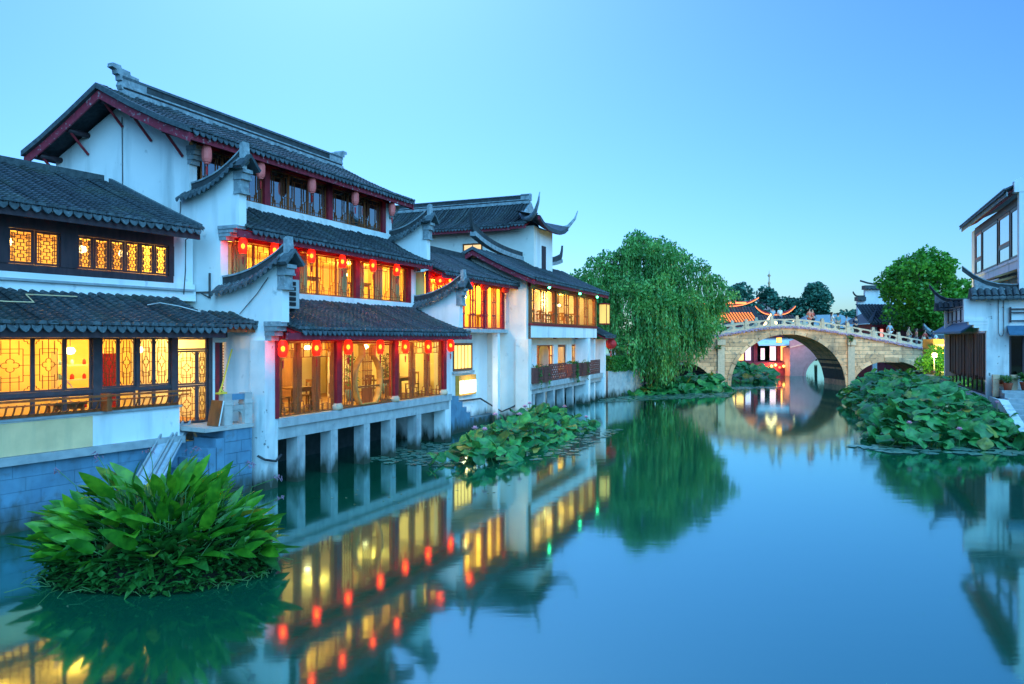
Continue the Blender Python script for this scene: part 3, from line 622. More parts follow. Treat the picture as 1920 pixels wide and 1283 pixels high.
# stone landing, steps, rail, ramp boards and the mop in front of the shop
def landing():
    h = thing('stone_landing', 'weathered stone landing with steps down to the water between shop and pier', 'steps', FL.w(-.28, 0), FL.rz); rng = random.Random(5)
    core = MB().box(5.42, 6.30, -.92, .38, -1, 1.83).build('landing_core', 'mortar_blue', h)
    for r in range(7):
        z = -.45+r*.325; x = 5.40
        while x < 6.3:
            w = rng.uniform(.4, .6); MB().box(x+.006, min(x+w, 6.32)-.006, -.955-rng.uniform(0, .012), -.90, z+.006, z+.319).build('stone_block', 'stone_blue', core); x += w
        MB().box(5.385, 5.45, -.94, .36, z+.006, z+.319).build('stone_block', 'stone_blue', core)
    MB().box(4.75, 6.34, -1.0, .36, 1.83, 1.94).build('landing_slab', 'stone_grey', h)
    for i in range(6): MB().box(5.12-i*.24, 5.40-i*.24, -.95, -.05, -.5, 1.62-i*.24).build('step', 'stone_blue', h)
    return h
LANDING = landing()
def stone_rail():
    h = thing('stone_railing', 'pierced stone railing with square posts standing on the landing', 'railing', FL.w(-.28, 0), FL.rz)
    for x in (5.42, 6.10):
        p = MB().box(x, x+.26, -.93, -.67, 1.945, 2.62).build('post', 'stone_grey', h)
        MB().box(x-.015, x+.275, -.945, -.655, 2.50, 2.53).build('post_band', 'stone_grey', p); MB().box(x+.01, x+.25, -.92, -.68, 2.62, 2.80).build('post_cap', 'stone_grey', p)
    fr = MB(); x0, x1 = 5.682, 6.098
    fr.box(x0, x1, -.86, -.74, 2.34, 2.46)
    n = 10; top = [(x0+(x1-x0)*i/n, 2.338) for i in range(n+1)]; arc = []
    for i in range(n+1):
        t = -1+2*i/n; arc.append((x0+(x1-x0)*i/n, 1.95+.36*max(0, 1-abs(t)**4)**.5*.95 if abs(t) < 1 else 1.95))
    fr.strip(arc, top, 'y', -.84, -.76); fr.build('panel', 'stone_grey', h)
    MB().box(x0-.02, x1+.02, -.9, -.72, 2.62, 2.78).build('top_slab', 'stone_blue', h)
    return h
stone_rail()
surf('ramp', (.36, .44, .52), (.28, .34, .42), 6, .7, bmp=.2)
def plank(x0, x1, label):
    r = thing('ramp_board', label, 'plank', FL.o, FL.rz)
    pts = ((x0, -.95, .74), (x1, -1.0, .74), (x1+1.75, .22, 1.97), (x0+1.75, .26, 1.97))
    MB().add([*pts, *[(a, b, z-.05) for a, b, z in pts]], [(0, 1, 2, 3), (7, 6, 5, 4), (0, 4, 5, 1), (1, 5, 6, 2), (2, 6, 7, 3), (3, 7, 4, 0)]).build('board', 'ramp', r)
    for x in (x0, x1-.05):
        p2 = ((x, -.95, .745), (x+.05, -.95, .745), (x+1.8, .22, 1.975), (x+1.75, .22, 1.975))
        MB().add([*p2, *[(a, b, z+.09) for a, b, z in p2]], [(3, 2, 1, 0), (4, 5, 6, 7), (0, 1, 5, 4), (1, 2, 6, 5), (2, 3, 7, 6), (3, 0, 4, 7)]).build('edge_strip', 'ledge', r)
plank(2.45, 2.85, 'grey-blue ramp board with raised edges, next to the white parapet'); plank(2.92, 3.2, 'narrow grey-blue ramp board lying next to the stone steps')
def mop():
    m = thing('mop', 'yellow-handled broom propped upside down on the stone railing', 'broom', FL.w(-.28, 0), FL.rz)
    MB().tube([(5.42, -.75, 2.86), (6.25, -.2, 4.0)], .022, 6).build('handle', 'yellow_paint', m)
    MB().tube([(5.46, -.72, 2.93), (5.34, -.80, 2.80)], .03, 6).tube([(5.46, -.72, 2.93), (5.52, -.84, 2.80)], .02, 6).build('fork', 'yellow_paint', m)
    MB().box(5.28, 5.56, -.86, -.72, 2.803, 2.85).build('head', 'yellow_paint', m)
surf('yellow_paint', (.75, .5, .05), (.68, .44, .04), 5, .4, bmp=0)
mop()
def boardlean():
    b = thing('leaning_board', 'white board with brown edges leaning against the stone railing post', 'board', FL.w(-.28, 0), FL.rz)
    MB().prism([(5.22, 1.95), (5.27, 1.95), (5.42, 2.62), (5.37, 2.62)], 'y', -.92, -.5).build('board', 'plaster', b)
    MB().prism([(5.19, 1.95), (5.22, 1.95), (5.37, 2.63), (5.34, 2.63)], 'y', -.93, -.49).build('edge', 'brown_wood', b)
boardlean()
# ------------------------------------------------------------------ houses farther along the left bank
emit('sign_glow', (1, .80, .42), 2.6); emit('bulb_warm', (1, .72, .3), 30); emit('bulb_green', (.05, 1, .35), 12)
surf('sign_orange', (.75, .36, .06), (.65, .28, .04), 4, .5, bmp=0); surf('flower_box', (.16, .05, .04), (.10, .03, .028), 6, .6, stretch=(1, 1, .2), bmp=.2)
def arch_sash(h, x0, x1, z0, z1, y, fm, side=.22, fw=.06):       # glazed screen: narrow side lights and an arch-headed middle light
    f = sash(h, x0, x1, z0, z1, y, 'plain', fm, fw=fw); w, hh = x1-x0, z1-z0; s = side*w
    m = MB()
    for a in (s, w-s): m.box(a-.03, a+.03, -.03, .03, fw, hh-fw)
    for a, b in ((fw, s-.03), (w-s+.03, w-fw)):
        m.box(a, b, -.028, .028, hh*.30, hh*.30+.07); m.box(a, b, -.028, .028, hh*.62, hh*.62+.05)
    n = 8; L = w-2*s-.06; r = L*.22
    for sg in (0, 1):
        P = [(s+.03+(L if sg else 0)+(-1 if sg else 1)*r*(1-math.cos(math.pi/2*i/n)), hh-fw-r+r*math.sin(math.pi/2*i/n)) for i in range(n+1)]
        edge = s+.03+(L if sg else 0); m.strip(P, [(edge, p[1]) for p in P], 'y', -.026, .026)
    stuff(m.build('muntins', fm, f)); return f
def house_two():
    h = thing('canal_house', 'narrow white house with jettied amber-lit upper room between its taller neighbours', 'house', FM.o, FM.rz)
    U = 1.2
    MB().box(11.22, 19.45, 2.2, 2.45, -1, 4.62).build('ground_wall', 'plaster', h)
    MB().box(11.22, 19.45, U-.2, 2.5, 4.62, 4.80).build('floor_slab', 'concrete', h)
    MB().box(18.35, 18.62, U-.12, U+.18, -1, 4.615).build('column', 'plaster', h)
    MB().box(11.22, 14.3, U-.03, U+.2, 4.80, 5.45).build('front_wall', 'plaster', h)
    MB().box(11.22, 19.45, U-.08, U+.08, 6.98, 7.24).build('head_beam', 'red_wood', h)
    for a in (11.25, 14.3, 16.9, 19.2): MB().box(a, a+.16, U-.07, U+.08, 4.8, 6.98).build('post', 'red_wood', h)
    for q in range(4): sash(h, 11.42+q*.72, 12.13+q*.72, 5.46, 6.97, U, 'step', 'red_wood', fw=.05)
    for a, b in ((14.47, 15.68), (15.69, 16.89), (17.07, 18.12), (18.13, 19.19)): arch_sash(h, a, b, 4.82, 6.97, U, 'red_wood')
    room(h, 11.3, 19.4, U+.15, 4.6, 4.81, 7.2, 'room_wall')
    for x in (12.6, 15.5, 18.2): light('room_lamp', h, (x, 2.6, 6.6), 85, (1, .64, .16))
    tile_roof(h, 11.24, 19.5, [(.38, 7.18), (1.3, 7.55), (2.3, 8.02), (3.3, 8.55)], bh=.2)
    MB().box(11.24, 19.5, 3.2, 3.5, 8.45, 8.85).build('ridge', 'ridge_dark', h)
    # small window and shutters on the ground floor
    f = sash(h, 15.5, 17.6, 2.72, 4.1, 2.18, 'verts', 'brown_wood', fw=.12, t=.05)
    MB().box(15.4, 17.7, 2.08, 2.2, 2.58, 2.70).build('window_sill', 'concrete', h)
    MB().add([(15.5, 2.19, 2.74), (17.6, 2.19, 2.74), (17.6, 2.19, 4.08), (15.5, 2.19, 4.08)], [(0, 1, 2, 3)]).build('lit_blind', 'lit_paper', h)
    st = MB()
    for i in range(5): MB().box(13.2+i*.4, 13.62+i*.4, .9, 2.2, -1, 1.7-i*.28).build('step', 'stone_blue', h)
    MB().box(11.2, 13.2, .9, 2.2, -1, 1.72).build('quay_block', 'stone_blue', h); MB().box(13.2, 19.4, 1.6, 2.2, -1, .35).build('quay_block', 'stone_blue', h)
    MB().tube([(15.3, 2.1, 1.25), (18.3, 2.05, 1.2), (18.45, .9, .55), (19.3, .6, .75), (20.2, -.05, 1.35)], .045, 6).build('pipe', 'cable', h)
    return h
emit('lit_paper', (1, .55, .12), 1.1)
house_two()
def lit_sign():
    o = FM.w(16.7, 2.1, 1.5); s = thing('lit_sign', 'small glowing white shop sign with orange box under a window', 'sign', o, FM.rz)
    MB().box(-.95, .95, -.12, .08, 0, 1.0).build('sign_box', 'sign_orange', s)
    m = MB().box(-.88, .88, -.14, -.122, .10, .58)
    for a, b in ((-.88, -.42), (-.30, .02), (.12, .40), (.5, .88)): m.box(a, b, -.14, -.122, .58, .74)
    m.build('sign_lettering', 'sign_glow', s)
    light('sign_lamp', s, (0, -.5, .5), 22, (1, .72, .35))
lit_sign()
def cream_house():
    h = thing('canal_house', 'white gabled house with curved ridge, arched upper windows and flower boxes', 'house', FC.o, FC.rz)
    MB().prism([(-.05, -1), (6.2, -1), (6.2, 7.6), (2.75, 9.0), (-.05, 7.5)], 'x', 0, .3).build('gable_wall', 'plaster_cream', h)
    MB().prism([(-.05, -1), (6.2, -1), (6.2, 7.6), (2.75, 9.0), (-.05, 7.5)], 'x', 13.3, 13.55).build('gable_wall', 'plaster', h)
    pf = [(-.75, 7.45), (.2, 7.85), (1.4, 8.40), (2.75, 9.12)]; pb = [(6.9, 7.5), (5.5, 7.9), (4.2, 8.42), (2.75, 9.12)]
    tile_roof(h, -.55, 14.4, pf, back=pb, bh=.22); verge(h, -.62, pf, pb, -1); verge(h, 14.42, pf, pb, 1)
    pts = [(-.6+15*i/24, 9.28+.62*abs(i/12-1)**3.2) for i in range(25)]
    r = MB().strip([(x, z-.12) for x, z in pts], [(x, z+.12) for x, z in pts], 'y', 2.58, 2.92).build('ridge', 'ridge_grey', h)
    MB().strip([(x, z+.12) for x, z in pts], [(x, z+.40+.1*abs(i/12-1)**3) for i, (x, z) in enumerate(pts)], 'y', 2.66, 2.84).build('ridge_course', 'ridge_dark', r)
    for sg, i in ((-1, 0), (1, 24)):
        x, z = pts[i]; MB().strip([(x, z+.1), (x+sg*.2, z+.35), (x+sg*.32, z+.75), (x+sg*.36, z+1.15)], [(x-sg*.05, z+.45), (x+sg*.05, z+.6), (x+sg*.24, z+.85), (x+sg*.35, z+1.15)], 'y', 2.68, 2.82).build('ridge_horn', 'ridge_dark', r)
    # upper room
    W = -.12
    MB().box(.3, 13.3, W-.1, .3, 4.38, 5.02).build('apron', 'plaster', h); MB().box(.28, 13.32, W-.14, W+.2, 5.02, 5.14).build('sill', 'red_wood', h); MB().box(.28, 13.32, W-.1, W+.1, 7.06, 7.4).build('head_beam', 'red_wood', h)
    for a in (.3, 4.5, 8.75, 13.1): MB().box(a, a+.2, W-.08, W+.1, 4.3, 7.06).build('post', 'brown_wood', h)
    for a, b in ((.51, 2.5), (2.51, 4.49), (4.71, 6.7), (6.71, 8.74), (8.96, 11.0), (11.01, 13.09)): arch_sash(h, a, b, 5.15, 7.05, W, 'brown_wood', .2, .07)
    room(h, .3, 13.3, W+.15, 4.5, 5.03, 7.3, 'room_wall')
    for x in (2, 5, 8.3, 11.5): light('room_lamp', h, (x, 1.6, 6.7), 75, (1, .68, .24))
    # ground floor behind a narrow balcony
    G = .75
    MB().box(.3, 13.3, G-.1, G+.15, 3.95, 4.4).build('head_wall', 'plaster_cream', h); MB().box(.3, 13.3, G-.05, G+.15, 1.9, 2.2).build('base_wall', 'plaster_cream', h)
    for a, b in ((.3, 1.15), (2.75, 3.55), (6.6, 7.4), (9.2, 10.3), (12.6, 13.3)): MB().box(a, b, G-.1, G+.15, 2.2, 3.95).build('wall_pier', 'plaster', h)
    sash(h, 1.16, 2.74, 2.2, 3.94, G, 'plain', 'brown_wood', fw=.16); arch_sash(h, 3.56, 6.59, 2.2, 3.94, G, 'brown_wood', .17, .06); sash(h, 7.41, 9.19, 2.2, 3.94, G, 'plain', 'brown_wood', fw=.14); sash(h, 10.31, 12.59, 2.2, 3.94, G, 'verts', 'brown_wood', fw=.1, t=.05)
    room(h, .3, 13.3, G+.16, 4.5, 1.95, 4.3, 'room_wall')
    for x in (2, 5, 8.3, 11.5): light('room_lamp', h, (x, 2.2, 3.9), 70, (1, .64, .2))
    MB().box(.1, 15.3, -.25, 1.2, 1.62, 1.92).build('platform_beam', 'concrete', h); MB().box(.3, 15.2, -.12, .25, 1.35, 1.617).build('lintel', 'concrete', h)
    for a in (.9, 2.6, 4.3, 6.1, 8.0, 11.4): MB().box(a, a+.3, -.1, .3, -1, 1.345).build('pier', 'concrete', h)
    MB().box(10.9, 11.4, -.3, .6, -1, 4.35).build('corner_column', 'plaster', h); MB().box(14.9, 15.25, -.35, .6, -1, 4.3).build('corner_column', 'plaster', h)
    MB().box(-.15, .35, -.22, .5, -1, 4.3).build('corner_pier', 'plaster_cream', h)
    MB().box(.3, 15, 2.2, 2.4, -1, 1.6).build('cellar_wall', 'stone_blue', h)
    # lean-to beyond, with its own low roof
    tile_roof(h, 13.6, 16.6, [(-.7, 4.5), (.1, 4.85), (.9, 5.3), (1.7, 6.1)], bh=.15); MB().box(13.55, 16.4, 1.4, 1.6, 1.9, 6.0).build('lean_to_wall', 'plaster', h)
    sash(h, 13.7, 14.8, 2.3, 4.1, .6, 'verts', 'brown_wood', fw=.08, t=.05); MB().box(13.6, 16.3, 1.3, 1.36, 1.95, 4.2).build('lit_blind', 'lit_paper', h)
    for y, z in ((2.75, 8.72), (1.3, 8.1)): MB().box(-.5, 0, y-.07, y+.07, z-.09, z+.09).build('purlin_end', 'brown_wood', h)
    MB().tube([(-.04, 1.55, 4.6), (-.05, 1.5, 5.5), (-.05, 1.35, 5.52)], .02, 5).build('wire', 'cable', h)
    return h
cream_house()
# balcony panels and flower boxes
def lattice_panel(x, w, label):
    p = thing('balcony_panel', label, 'railing', FC.w(x, -.18, 1.925), FC.rz); H_ = .95
    MB().box(0, w, -.03, .03, 0, .06).box(0, .05, -.03, .03, .06, H_-.06).box(w-.05, w, -.03, .03, .06, H_-.06).box(0, w, -.03, .03, H_-.06, H_).build('frame', 'flower_box', p)
    lt = MB(); n = max(2, int(w/.3)); m = 3; cw = (w-.1)/n; ch = (H_-.12)/m
    for i in range(n):
        for j in range(m):
            cx, cz = .05+(i+.5)*cw, .06+(j+.5)*ch; r0, r1 = .72, .46
            for k in range(8):
                a, b = math.pi/4*k, math.pi/4*(k+1)
                lt.prism([(cx+cw*r0*.7*math.cos(a), cz+ch*r0*.7*math.sin(a)), (cx+cw*r0*.7*math.cos(b), cz+ch*r0*.7*math.sin(b)), (cx+cw*r1*.7*math.cos(b), cz+ch*r1*.7*math.sin(b)), (cx+cw*r1*.7*math.cos(a), cz+ch*r1*.7*math.sin(a))], 'y', -.02, .02)
    stuff(lt.build('fretwork', 'flower_box', p))
lattice_panel(3.3, 3.2, 'pierced brown fretwork panel below the widest amber window'); lattice_panel(11.6, 2.6, 'pierced brown fretwork panel below the barred window of the lean-to end')
def flower_box(x, w, label, trail):
    b = thing('flower_box', label, 'planter', FC.w(x, -.42, 1.925), FC.rz)
    for k in range(5): MB().box(0, w, -.02+.0, .012, .02+k*.17, .17+k*.17).build('slat', 'flower_box', b)
    MB().box(.0, .03, .014, .42, .02, .86).build('end_panel', 'flower_box', b); MB().box(w-.03, w, .014, .42, .02, .86).build('end_panel', 'flower_box', b); MB().box(.03, w-.03, .014, .4, .1, .8).build('soil', 'earth', b)
    lf = MB(); rng = random.Random(int(x*10))
    for i in range(trail):
        px = rng.uniform(0, w); dz = rng.uniform(-.9, .25) if i % 2 else rng.uniform(.75, 1.0); py = -.06 if i % 2 else rng.uniform(0, .35); a = rng.uniform(0, 6.28); s = rng.uniform(.05, .1)
        if i % 2: px = w*.6+rng.gauss(0, .14); dz = rng.uniform(-.3, .9)
        u = Vector((math.cos(a), math.sin(a)*.4, rng.uniform(-.5, .5)))*s; v = Vector((-math.sin(a), rng.uniform(-.6, .2), rng.uniform(.4, 1)))*s
        c = Vector((px, py, dz)); lf.add([c-u, c-v, c+u, c+v], [(0, 1, 2, 3)])
    stuff(lf.build('trailing_leaves', 'leaf_mid', b))
leafmat('leaf_mid', (.05, .16, .04), (.12, .28, .06))
flower_box(.3, 1.3, 'brown slatted flower box at the corner of the gabled house', 60); flower_box(1.75, 1.3, 'brown slatted flower box beside the corner one', 40)
flower_box(6.9, 1.7, 'brown flower box with a trailing green vine below the bright doorway', 260); flower_box(9.3, 1.6, 'brown slatted flower box next to the white column', 60)
# tall white house behind
def rear_house():
    o = FM.w(26, 0); rz = math.atan2(-FM.e.x, FM.e.y)
    h = thing('rear_house', 'big plain white house with long grey roof and upswept corners behind the others', 'house', o, rz)
    MB().box(-15, -2.1, 0, .3, 0, 11.3).build('front_wall', 'plaster_cream', h); MB().box(-2.4, -2.1, .3, 3.3, 0, 11.3).build('side_wall', 'plaster', h)
    for x, z0, z1, w in ((-7.0, 9.0, 10.4, 1.4),):
        sash(h, x, x+w, z0, z1, -.02, 'cross', 'brown_wood', fw=.1, t=.05); MB().add([(x, -.005, z0), (x+w, -.005, z0), (x+w, -.005, z1), (x, -.005, z1)], [(0, 1, 2, 3)]).build('lit_blind', 'lit_dim', h)
    MB().box(-2.105, -2.06, 1.3, 2.0, 8.6, 10.2).build('side_window', 'dark_wood', h)
    pf = [(-.9, 11.25), (.3, 11.75), (1.4, 12.4), (2.3, 13.15)]; pb = [(4.4, 11.3), (3.6, 11.9), (2.3, 13.15)]
    tile_roof(h, -15, -3.3, pf, back=pb, bh=.2); tile_roof(h, -3.25, -2.3, [(-.98, 11.30), (.3, 11.78), (1.1, 12.2)], bh=.2, name='roof_skirt')
    ridge(h, -15, -3.3, 2.3, 13.2, .4, orn=False); MB().box(-3.9, -3.2, 2.18, 2.42, 13.3, 13.75).build('ridge_end', 'ridge_grey', h)
    MB().prism([(.9, 12.1), (3.7, 12.1), (2.3, 13.2)], 'x', -3.35, -3.2).build('gablet', 'ridge_grey', h)
    # hip corners sweeping up
    for y0, sg in ((-.9, -1), (4.3, 1)):
        P = [(-3.3, y0*.0+2.0+(y0-2)*.35, 12.25), (-2.7, 2+(y0-2)*.7, 11.75), (-2.0, y0, 11.6), (-1.5, y0+sg*.45, 11.85), (-1.15, y0+sg*.8, 12.4), (-1.0, y0+sg*.95, 12.95)]
        MB().tube(P, [.2, .19, .17, .13, .08, .03], 8).build('hip_horn', 'ridge_grey', h, True)
    side = MB(); n = 8
    for i in range(n):
        y0, y1 = -.9+5.2*i/n, -.9+5.2*(i+1)/n; f = lambda y: 11.25+.5*abs((y-1.7)/2.6)**3
        side.add([(-1.35, y0, f(y0)), (-1.35, y1, f(y1)), (-3.2, y1, 12.2), (-3.2, y0, 12.2)], [(0, 1, 2, 3)])
        side.add([(-1.33, y0, f(y0)-.24), (-1.33, y1, f(y1)-.24), (-1.33, y1, f(y1)), (-1.33, y0, f(y0))], [(0, 1, 2, 3)])
    side.build('hip_slope', 'tile', h)
    MB().strip([(y0, 11.0+.5*abs((y0-1.7)/2.6)**3) for y0 in [-.9+.65*i for i in range(9)]], [(y0, 11.2+.5*abs((y0-1.7)/2.6)**3) for y0 in [-.9+.65*i for i in range(9)]], 'x', -1.5, -1.36).build('eave_board', 'red_board', h)
emit('lit_dim', (1, .6, .25), .6)
rear_house()
# ------------------------------------------------------------------ furniture seen through the glass
ORD0 = ('first', 'second', 'third', 'fourth', 'fifth', 'sixth')
surf('table_wood', (.24, .11, .04), (.16, .07, .025), 6, .4, bmp=.1); surf('table_pale', (.55, .48, .34), (.48, .42, .3), 5, .5, bmp=0); surf('ceramic', (.70, .68, .6), (.6, .58, .5), 8, .3, bmp=0); surf('ceramic_blue', (.06, .15, .25), (.1, .2, .3), 8, .3, bmp=0)
def table(fr, x, y, z, label, w=1.1, d=.7):
    t = thing('dining_table', label, 'table', fr.w(x, y, z), fr.rz); MB().box(-w/2, w/2, -d/2, d/2, .70, .75).build('table_top', 'table_wood', t)
    for a in (-w/2+.05, w/2-.11):
        for b in (-d/2+.05, d/2-.11): MB().box(a, a+.06, b, b+.06, 0, .70).build('leg', 'table_wood', t)
    MB().box(-w/2+.11, w/2-.11, -d/2+.06, -d/2+.09, .60, .70).build('apron', 'table_wood', t)
def chair(fr, x, y, z, rz, label):
    c = thing('chair', label, 'chair', fr.w(x, y, z), fr.rz+rz); MB().box(-.22, .22, -.21, .21, .43, .47).build('seat', 'table_wood', c)
    for a in (-.21, .17):
        MB().box(a, a+.04, -.20, -.16, 0, .43).build('leg', 'table_wood', c); MB().box(a, a+.04, .17, .21, 0, .95).build('leg', 'table_wood', c)
    MB().box(-.17, .17, .175, .205, .86, .95).build('top_rail', 'table_wood', c); MB().box(-.06, .06, .18, .20, .47, .86).build('back_splat', 'table_wood', c)
def vase(fr, x, y, z, s, m, label):
    MBv = MB().lathe([(0, 0), (.07*s, 0), (.12*s, .1*s), (.13*s, .2*s), (.06*s, .32*s), (.05*s, .38*s), (.07*s, .4*s)], 12, tuple(fr.w(x, y, z))); tag(MBv.build('vase', m, None, True), label, 'vase')
def bar():
    b = thing('bar_counter', 'pale wooden bar counter inside the first water-side bay', 'counter', FM.w(1.3, 2.2, 2.0), FM.rz)
    MB().box(-.75, .8, -.25, .3, 0, 1.0).build('body', 'table_pale', b); MB().box(-.8, .85, -.32, .35, 1.0, 1.06).build('counter_top', 'table_wood', b)
    for i in range(7): MB().box(-.72+i*.215, -.53+i*.215, -.275, -.252, .05, .95).build('front_panel', 'table_pale', b)
bar()
vase(FM, .9, 2.2, 3.06, .7, 'ceramic', 'small pale pot on the bar counter'); vase(FM, 1.6, 2.15, 3.06, .55, 'ceramic_blue', 'small dark blue pot on the bar counter')
table(FM, 2.7, 1.2, 2.0, 'brown table inside the first bay of the water-side room'); table(FM, 7.7, 1.3, 2.0, 'brown table behind the third bay of the water-side room'); table(FM, 9.4, 1.4, 2.0, 'brown table at the end of the water-side room')
for x, r, l in ((2.0, 1.57, 'brown chair facing the table in the first water-side bay'), (3.3, -1.57, 'brown chair between the first bay table and the column'), (7.1, 1.57, 'brown chair beside the third bay table'), (8.5, -1.57, 'brown chair between the two far tables'), (10.0, -1.57, 'brown chair at the end of the water-side room')): chair(FM, x, 1.2, 2.0, r, l)
table(FM, 2.0, 2.9, 5.82, 'table on the lit middle floor behind the first bay'); table(FM, 5.2, 2.9, 5.82, 'table on the lit middle floor behind the centre bay'); table(FM, 8.5, 2.9, 5.82, 'table on the lit middle floor behind the last bay')
def screen(fr, x, y, z, w, h_, m, label):
    s = thing('folding_screen', label, 'screen', fr.w(x, y, z), fr.rz)
    for i in range(4): 
        a = put('screen_panel', MB().box(0, w/4-.01, -.015, .015, 0, h_).mesh('screen_panel', m), s, (-w/2+i*w/4, .06*(i % 2), 0), rz=(.18 if i % 2 else -.18)); MB().box(.04, w/4-.05, -.022, -.016, .1, h_*.3).build('panel_inset', 'table_wood', a)
screen(FM, 4.7, 3.6, 2.0, 2.2, 1.9, 'panel_wood', 'brown folding screen behind the vase-shaped window'); screen(FM, 8.8, 3.8, 2.0, 2.0, 1.8, 'table_pale', 'pale folding screen at the back of the water-side room')
def bigplant(fr, x, y, z, label, seed):
    rng = random.Random(seed); t = thing('indoor_plant', label, 'potted plant', fr.w(x, y, z)); MB().lathe([(0, 0), (.16, 0), (.22, .4), (.2, .42), (0, .4)], 12).build('pot', 'ceramic_blue', t, True); m = MB()
    for i in range(70):
        a = rng.uniform(0, 6.28); d = Vector((math.cos(a), math.sin(a), 0)); w = Vector((-d.y, d.x, 0))*.05; h_ = rng.uniform(.5, 1.6); L = rng.uniform(.25, .6); p = Vector((0, 0, h_)); m.add([p, p+d*L*.5+w+Vector((0, 0, .1)), p+d*L, p+d*L*.5-w+Vector((0, 0, .1))], [(0, 1, 2, 3)])
    m.build('foliage', 'leaf_mid', t); MB().tube([(0, 0, .3), (0, 0, 1.5)], .02, 5).build('stem', 'bark', t)
leafmat('leaf_mid', (.05, .16, .04), (.12, .28, .06))
bigplant(FM, 2.95, 2.6, 2.0, 'leafy potted plant inside the first water-side bay', 1); bigplant(FM, 6.3, 1.6, 2.0, 'leafy potted plant beside the vase-shaped window', 2); bigplant(FM, 10.2, 2.6, 2.0, 'leafy potted plant at the end of the water-side room', 3)
# shop shelves and the fish-shaped ornament
def shelf(fr, x, y, z, w, h_, n, label):
    s = thing('display_shelf', label, 'shelf', fr.w(x, y, z), fr.rz)
    for a in (-w/2, w/2-.04): MB().box(a, a+.04, -.15, .15, 0, h_).build('side_panel', 'table_pale', s)
    for i in range(n): MB().box(-w/2+.041, w/2-.041, -.15, .15, i*h_/n, i*h_/n+.03).build('shelf_board', 'table_pale', s)
    rng = random.Random(n)
    for i in range(1, n):
        m = MB(); 
        for k in range(4): m = MB(); c = -w/2+.15+k*(w-.3)/3; r = rng.uniform(.04, .07); m.lathe([(0, 0), (r, 0), (r, .1), (r*.5, .14), (0, .15)], 8, (c, 0, i*h_/n+.03)); m.build('jar', rng.choice(['ceramic', 'ceramic_blue', 'panel_red']), s, True)
shelf(FL, .3, 2.6, 1.97, 1.0, 2.0, 6, 'white display shelf of jars inside the shop'); shelf(FL, 3.3, 2.8, 1.97, 1.3, 2.0, 5, 'pale display shelf of jars behind the paired lattice windows')
table(FL, 1.95, .95, 1.97, 'display table behind the clear shop pane', .8, .5)
def fish():
    f = thing('fish_ornament', 'pale fish-shaped ornament on the display table in the shop window', 'ornament', FL.w(1.95, .9, 2.72), FL.rz); n = 12
    for sg in (-1, 1):
        P = [(sg*.15*math.sin(math.pi*i/n)*(1-.15*i/n)+(-sg*.10 if i == 0 else 0)*1.0, .12+.42*i/n) for i in range(n+1)]; P[0] = (-sg*.12, .02); MB().tube([(x, 0, z) for x, z in P], .014, 6).build('outline', 'ceramic', f)
    MB().tube([(-.1, 0, .36), (.1, 0, .36)], .01, 5).build('cross_bar', 'ceramic', f); MB().prism([(-.08, .24), (0, .16), (.08, .24), (0, .34)], 'y', -.01, .01).build('blue_glass', 'ceramic_blue', f); MB().box(-.14, .14, -.08, .08, 0, .025).build('base', 'table_wood', f)
fish()
for x in (15.2, 17.9): table(FM, x, 2.0, 4.81, f'table in the jettied amber room, {"near the wing wall" if x < 16 else "near the cream gable"}')
for i, x in enumerate((2.2, 5.8, 10.0)): table(FC, x, 1.0, 5.04, 'upper-room table of the gabled house, '+('behind the first pair of arched windows', 'behind the middle pair of arched windows', 'behind the last pair of arched windows')[i])
for i, x in enumerate((1.4, 3.1, 5.0, 6.7, 9.2, 10.8)): chair(FC, x, .9, 5.04, 1.57 if i % 2 == 0 else -1.57, 'upper-room chair of the gabled house, '+ORD0[i]+' along from the cream gable')
# ------------------------------------------------------------------ lanterns
def lantern_mats():
    m, nt, N, Lk, p = new_mat('lantern_lit')
    p.inputs['Base Color'].default_value = (.8, .012, .01, 1); p.inputs['Roughness'].default_value = .6
    p.inputs['Emission Color'].default_value = (1, .035, .01, 1); p.inputs['Emission Strength'].default_value = .55
    t = N.new('ShaderNodeBsdfTransparent'); t.inputs[0].default_value = (1, .35, .12, 1); ms = N.new('ShaderNodeMixShader'); ms.inputs[0].default_value = .45
    Lk.new(p.outputs[0], ms.inputs[1]); Lk.new(t.outputs[0], ms.inputs[2]); Lk.new(ms.outputs[0], N['Material Output'].inputs['Surface'])
lantern_mats(); emit('lantern_bulb', (1, .42, .05), 9)
surf('lantern_red', (.62, .035, .035), (.5, .025, .03), 8, .6, bmp=.1); surf('lantern_gold', (.45, .22, .05), (.35, .16, .04), 8, .4, bmp=0); surf('tassel', (.5, .012, .015), (.4, .01, .012), 8, .7, bmp=0)
surf('lantern_pink', (.85, .17, .15), (.75, .13, .12), 8, .6, bmp=.1)
_lm = {}
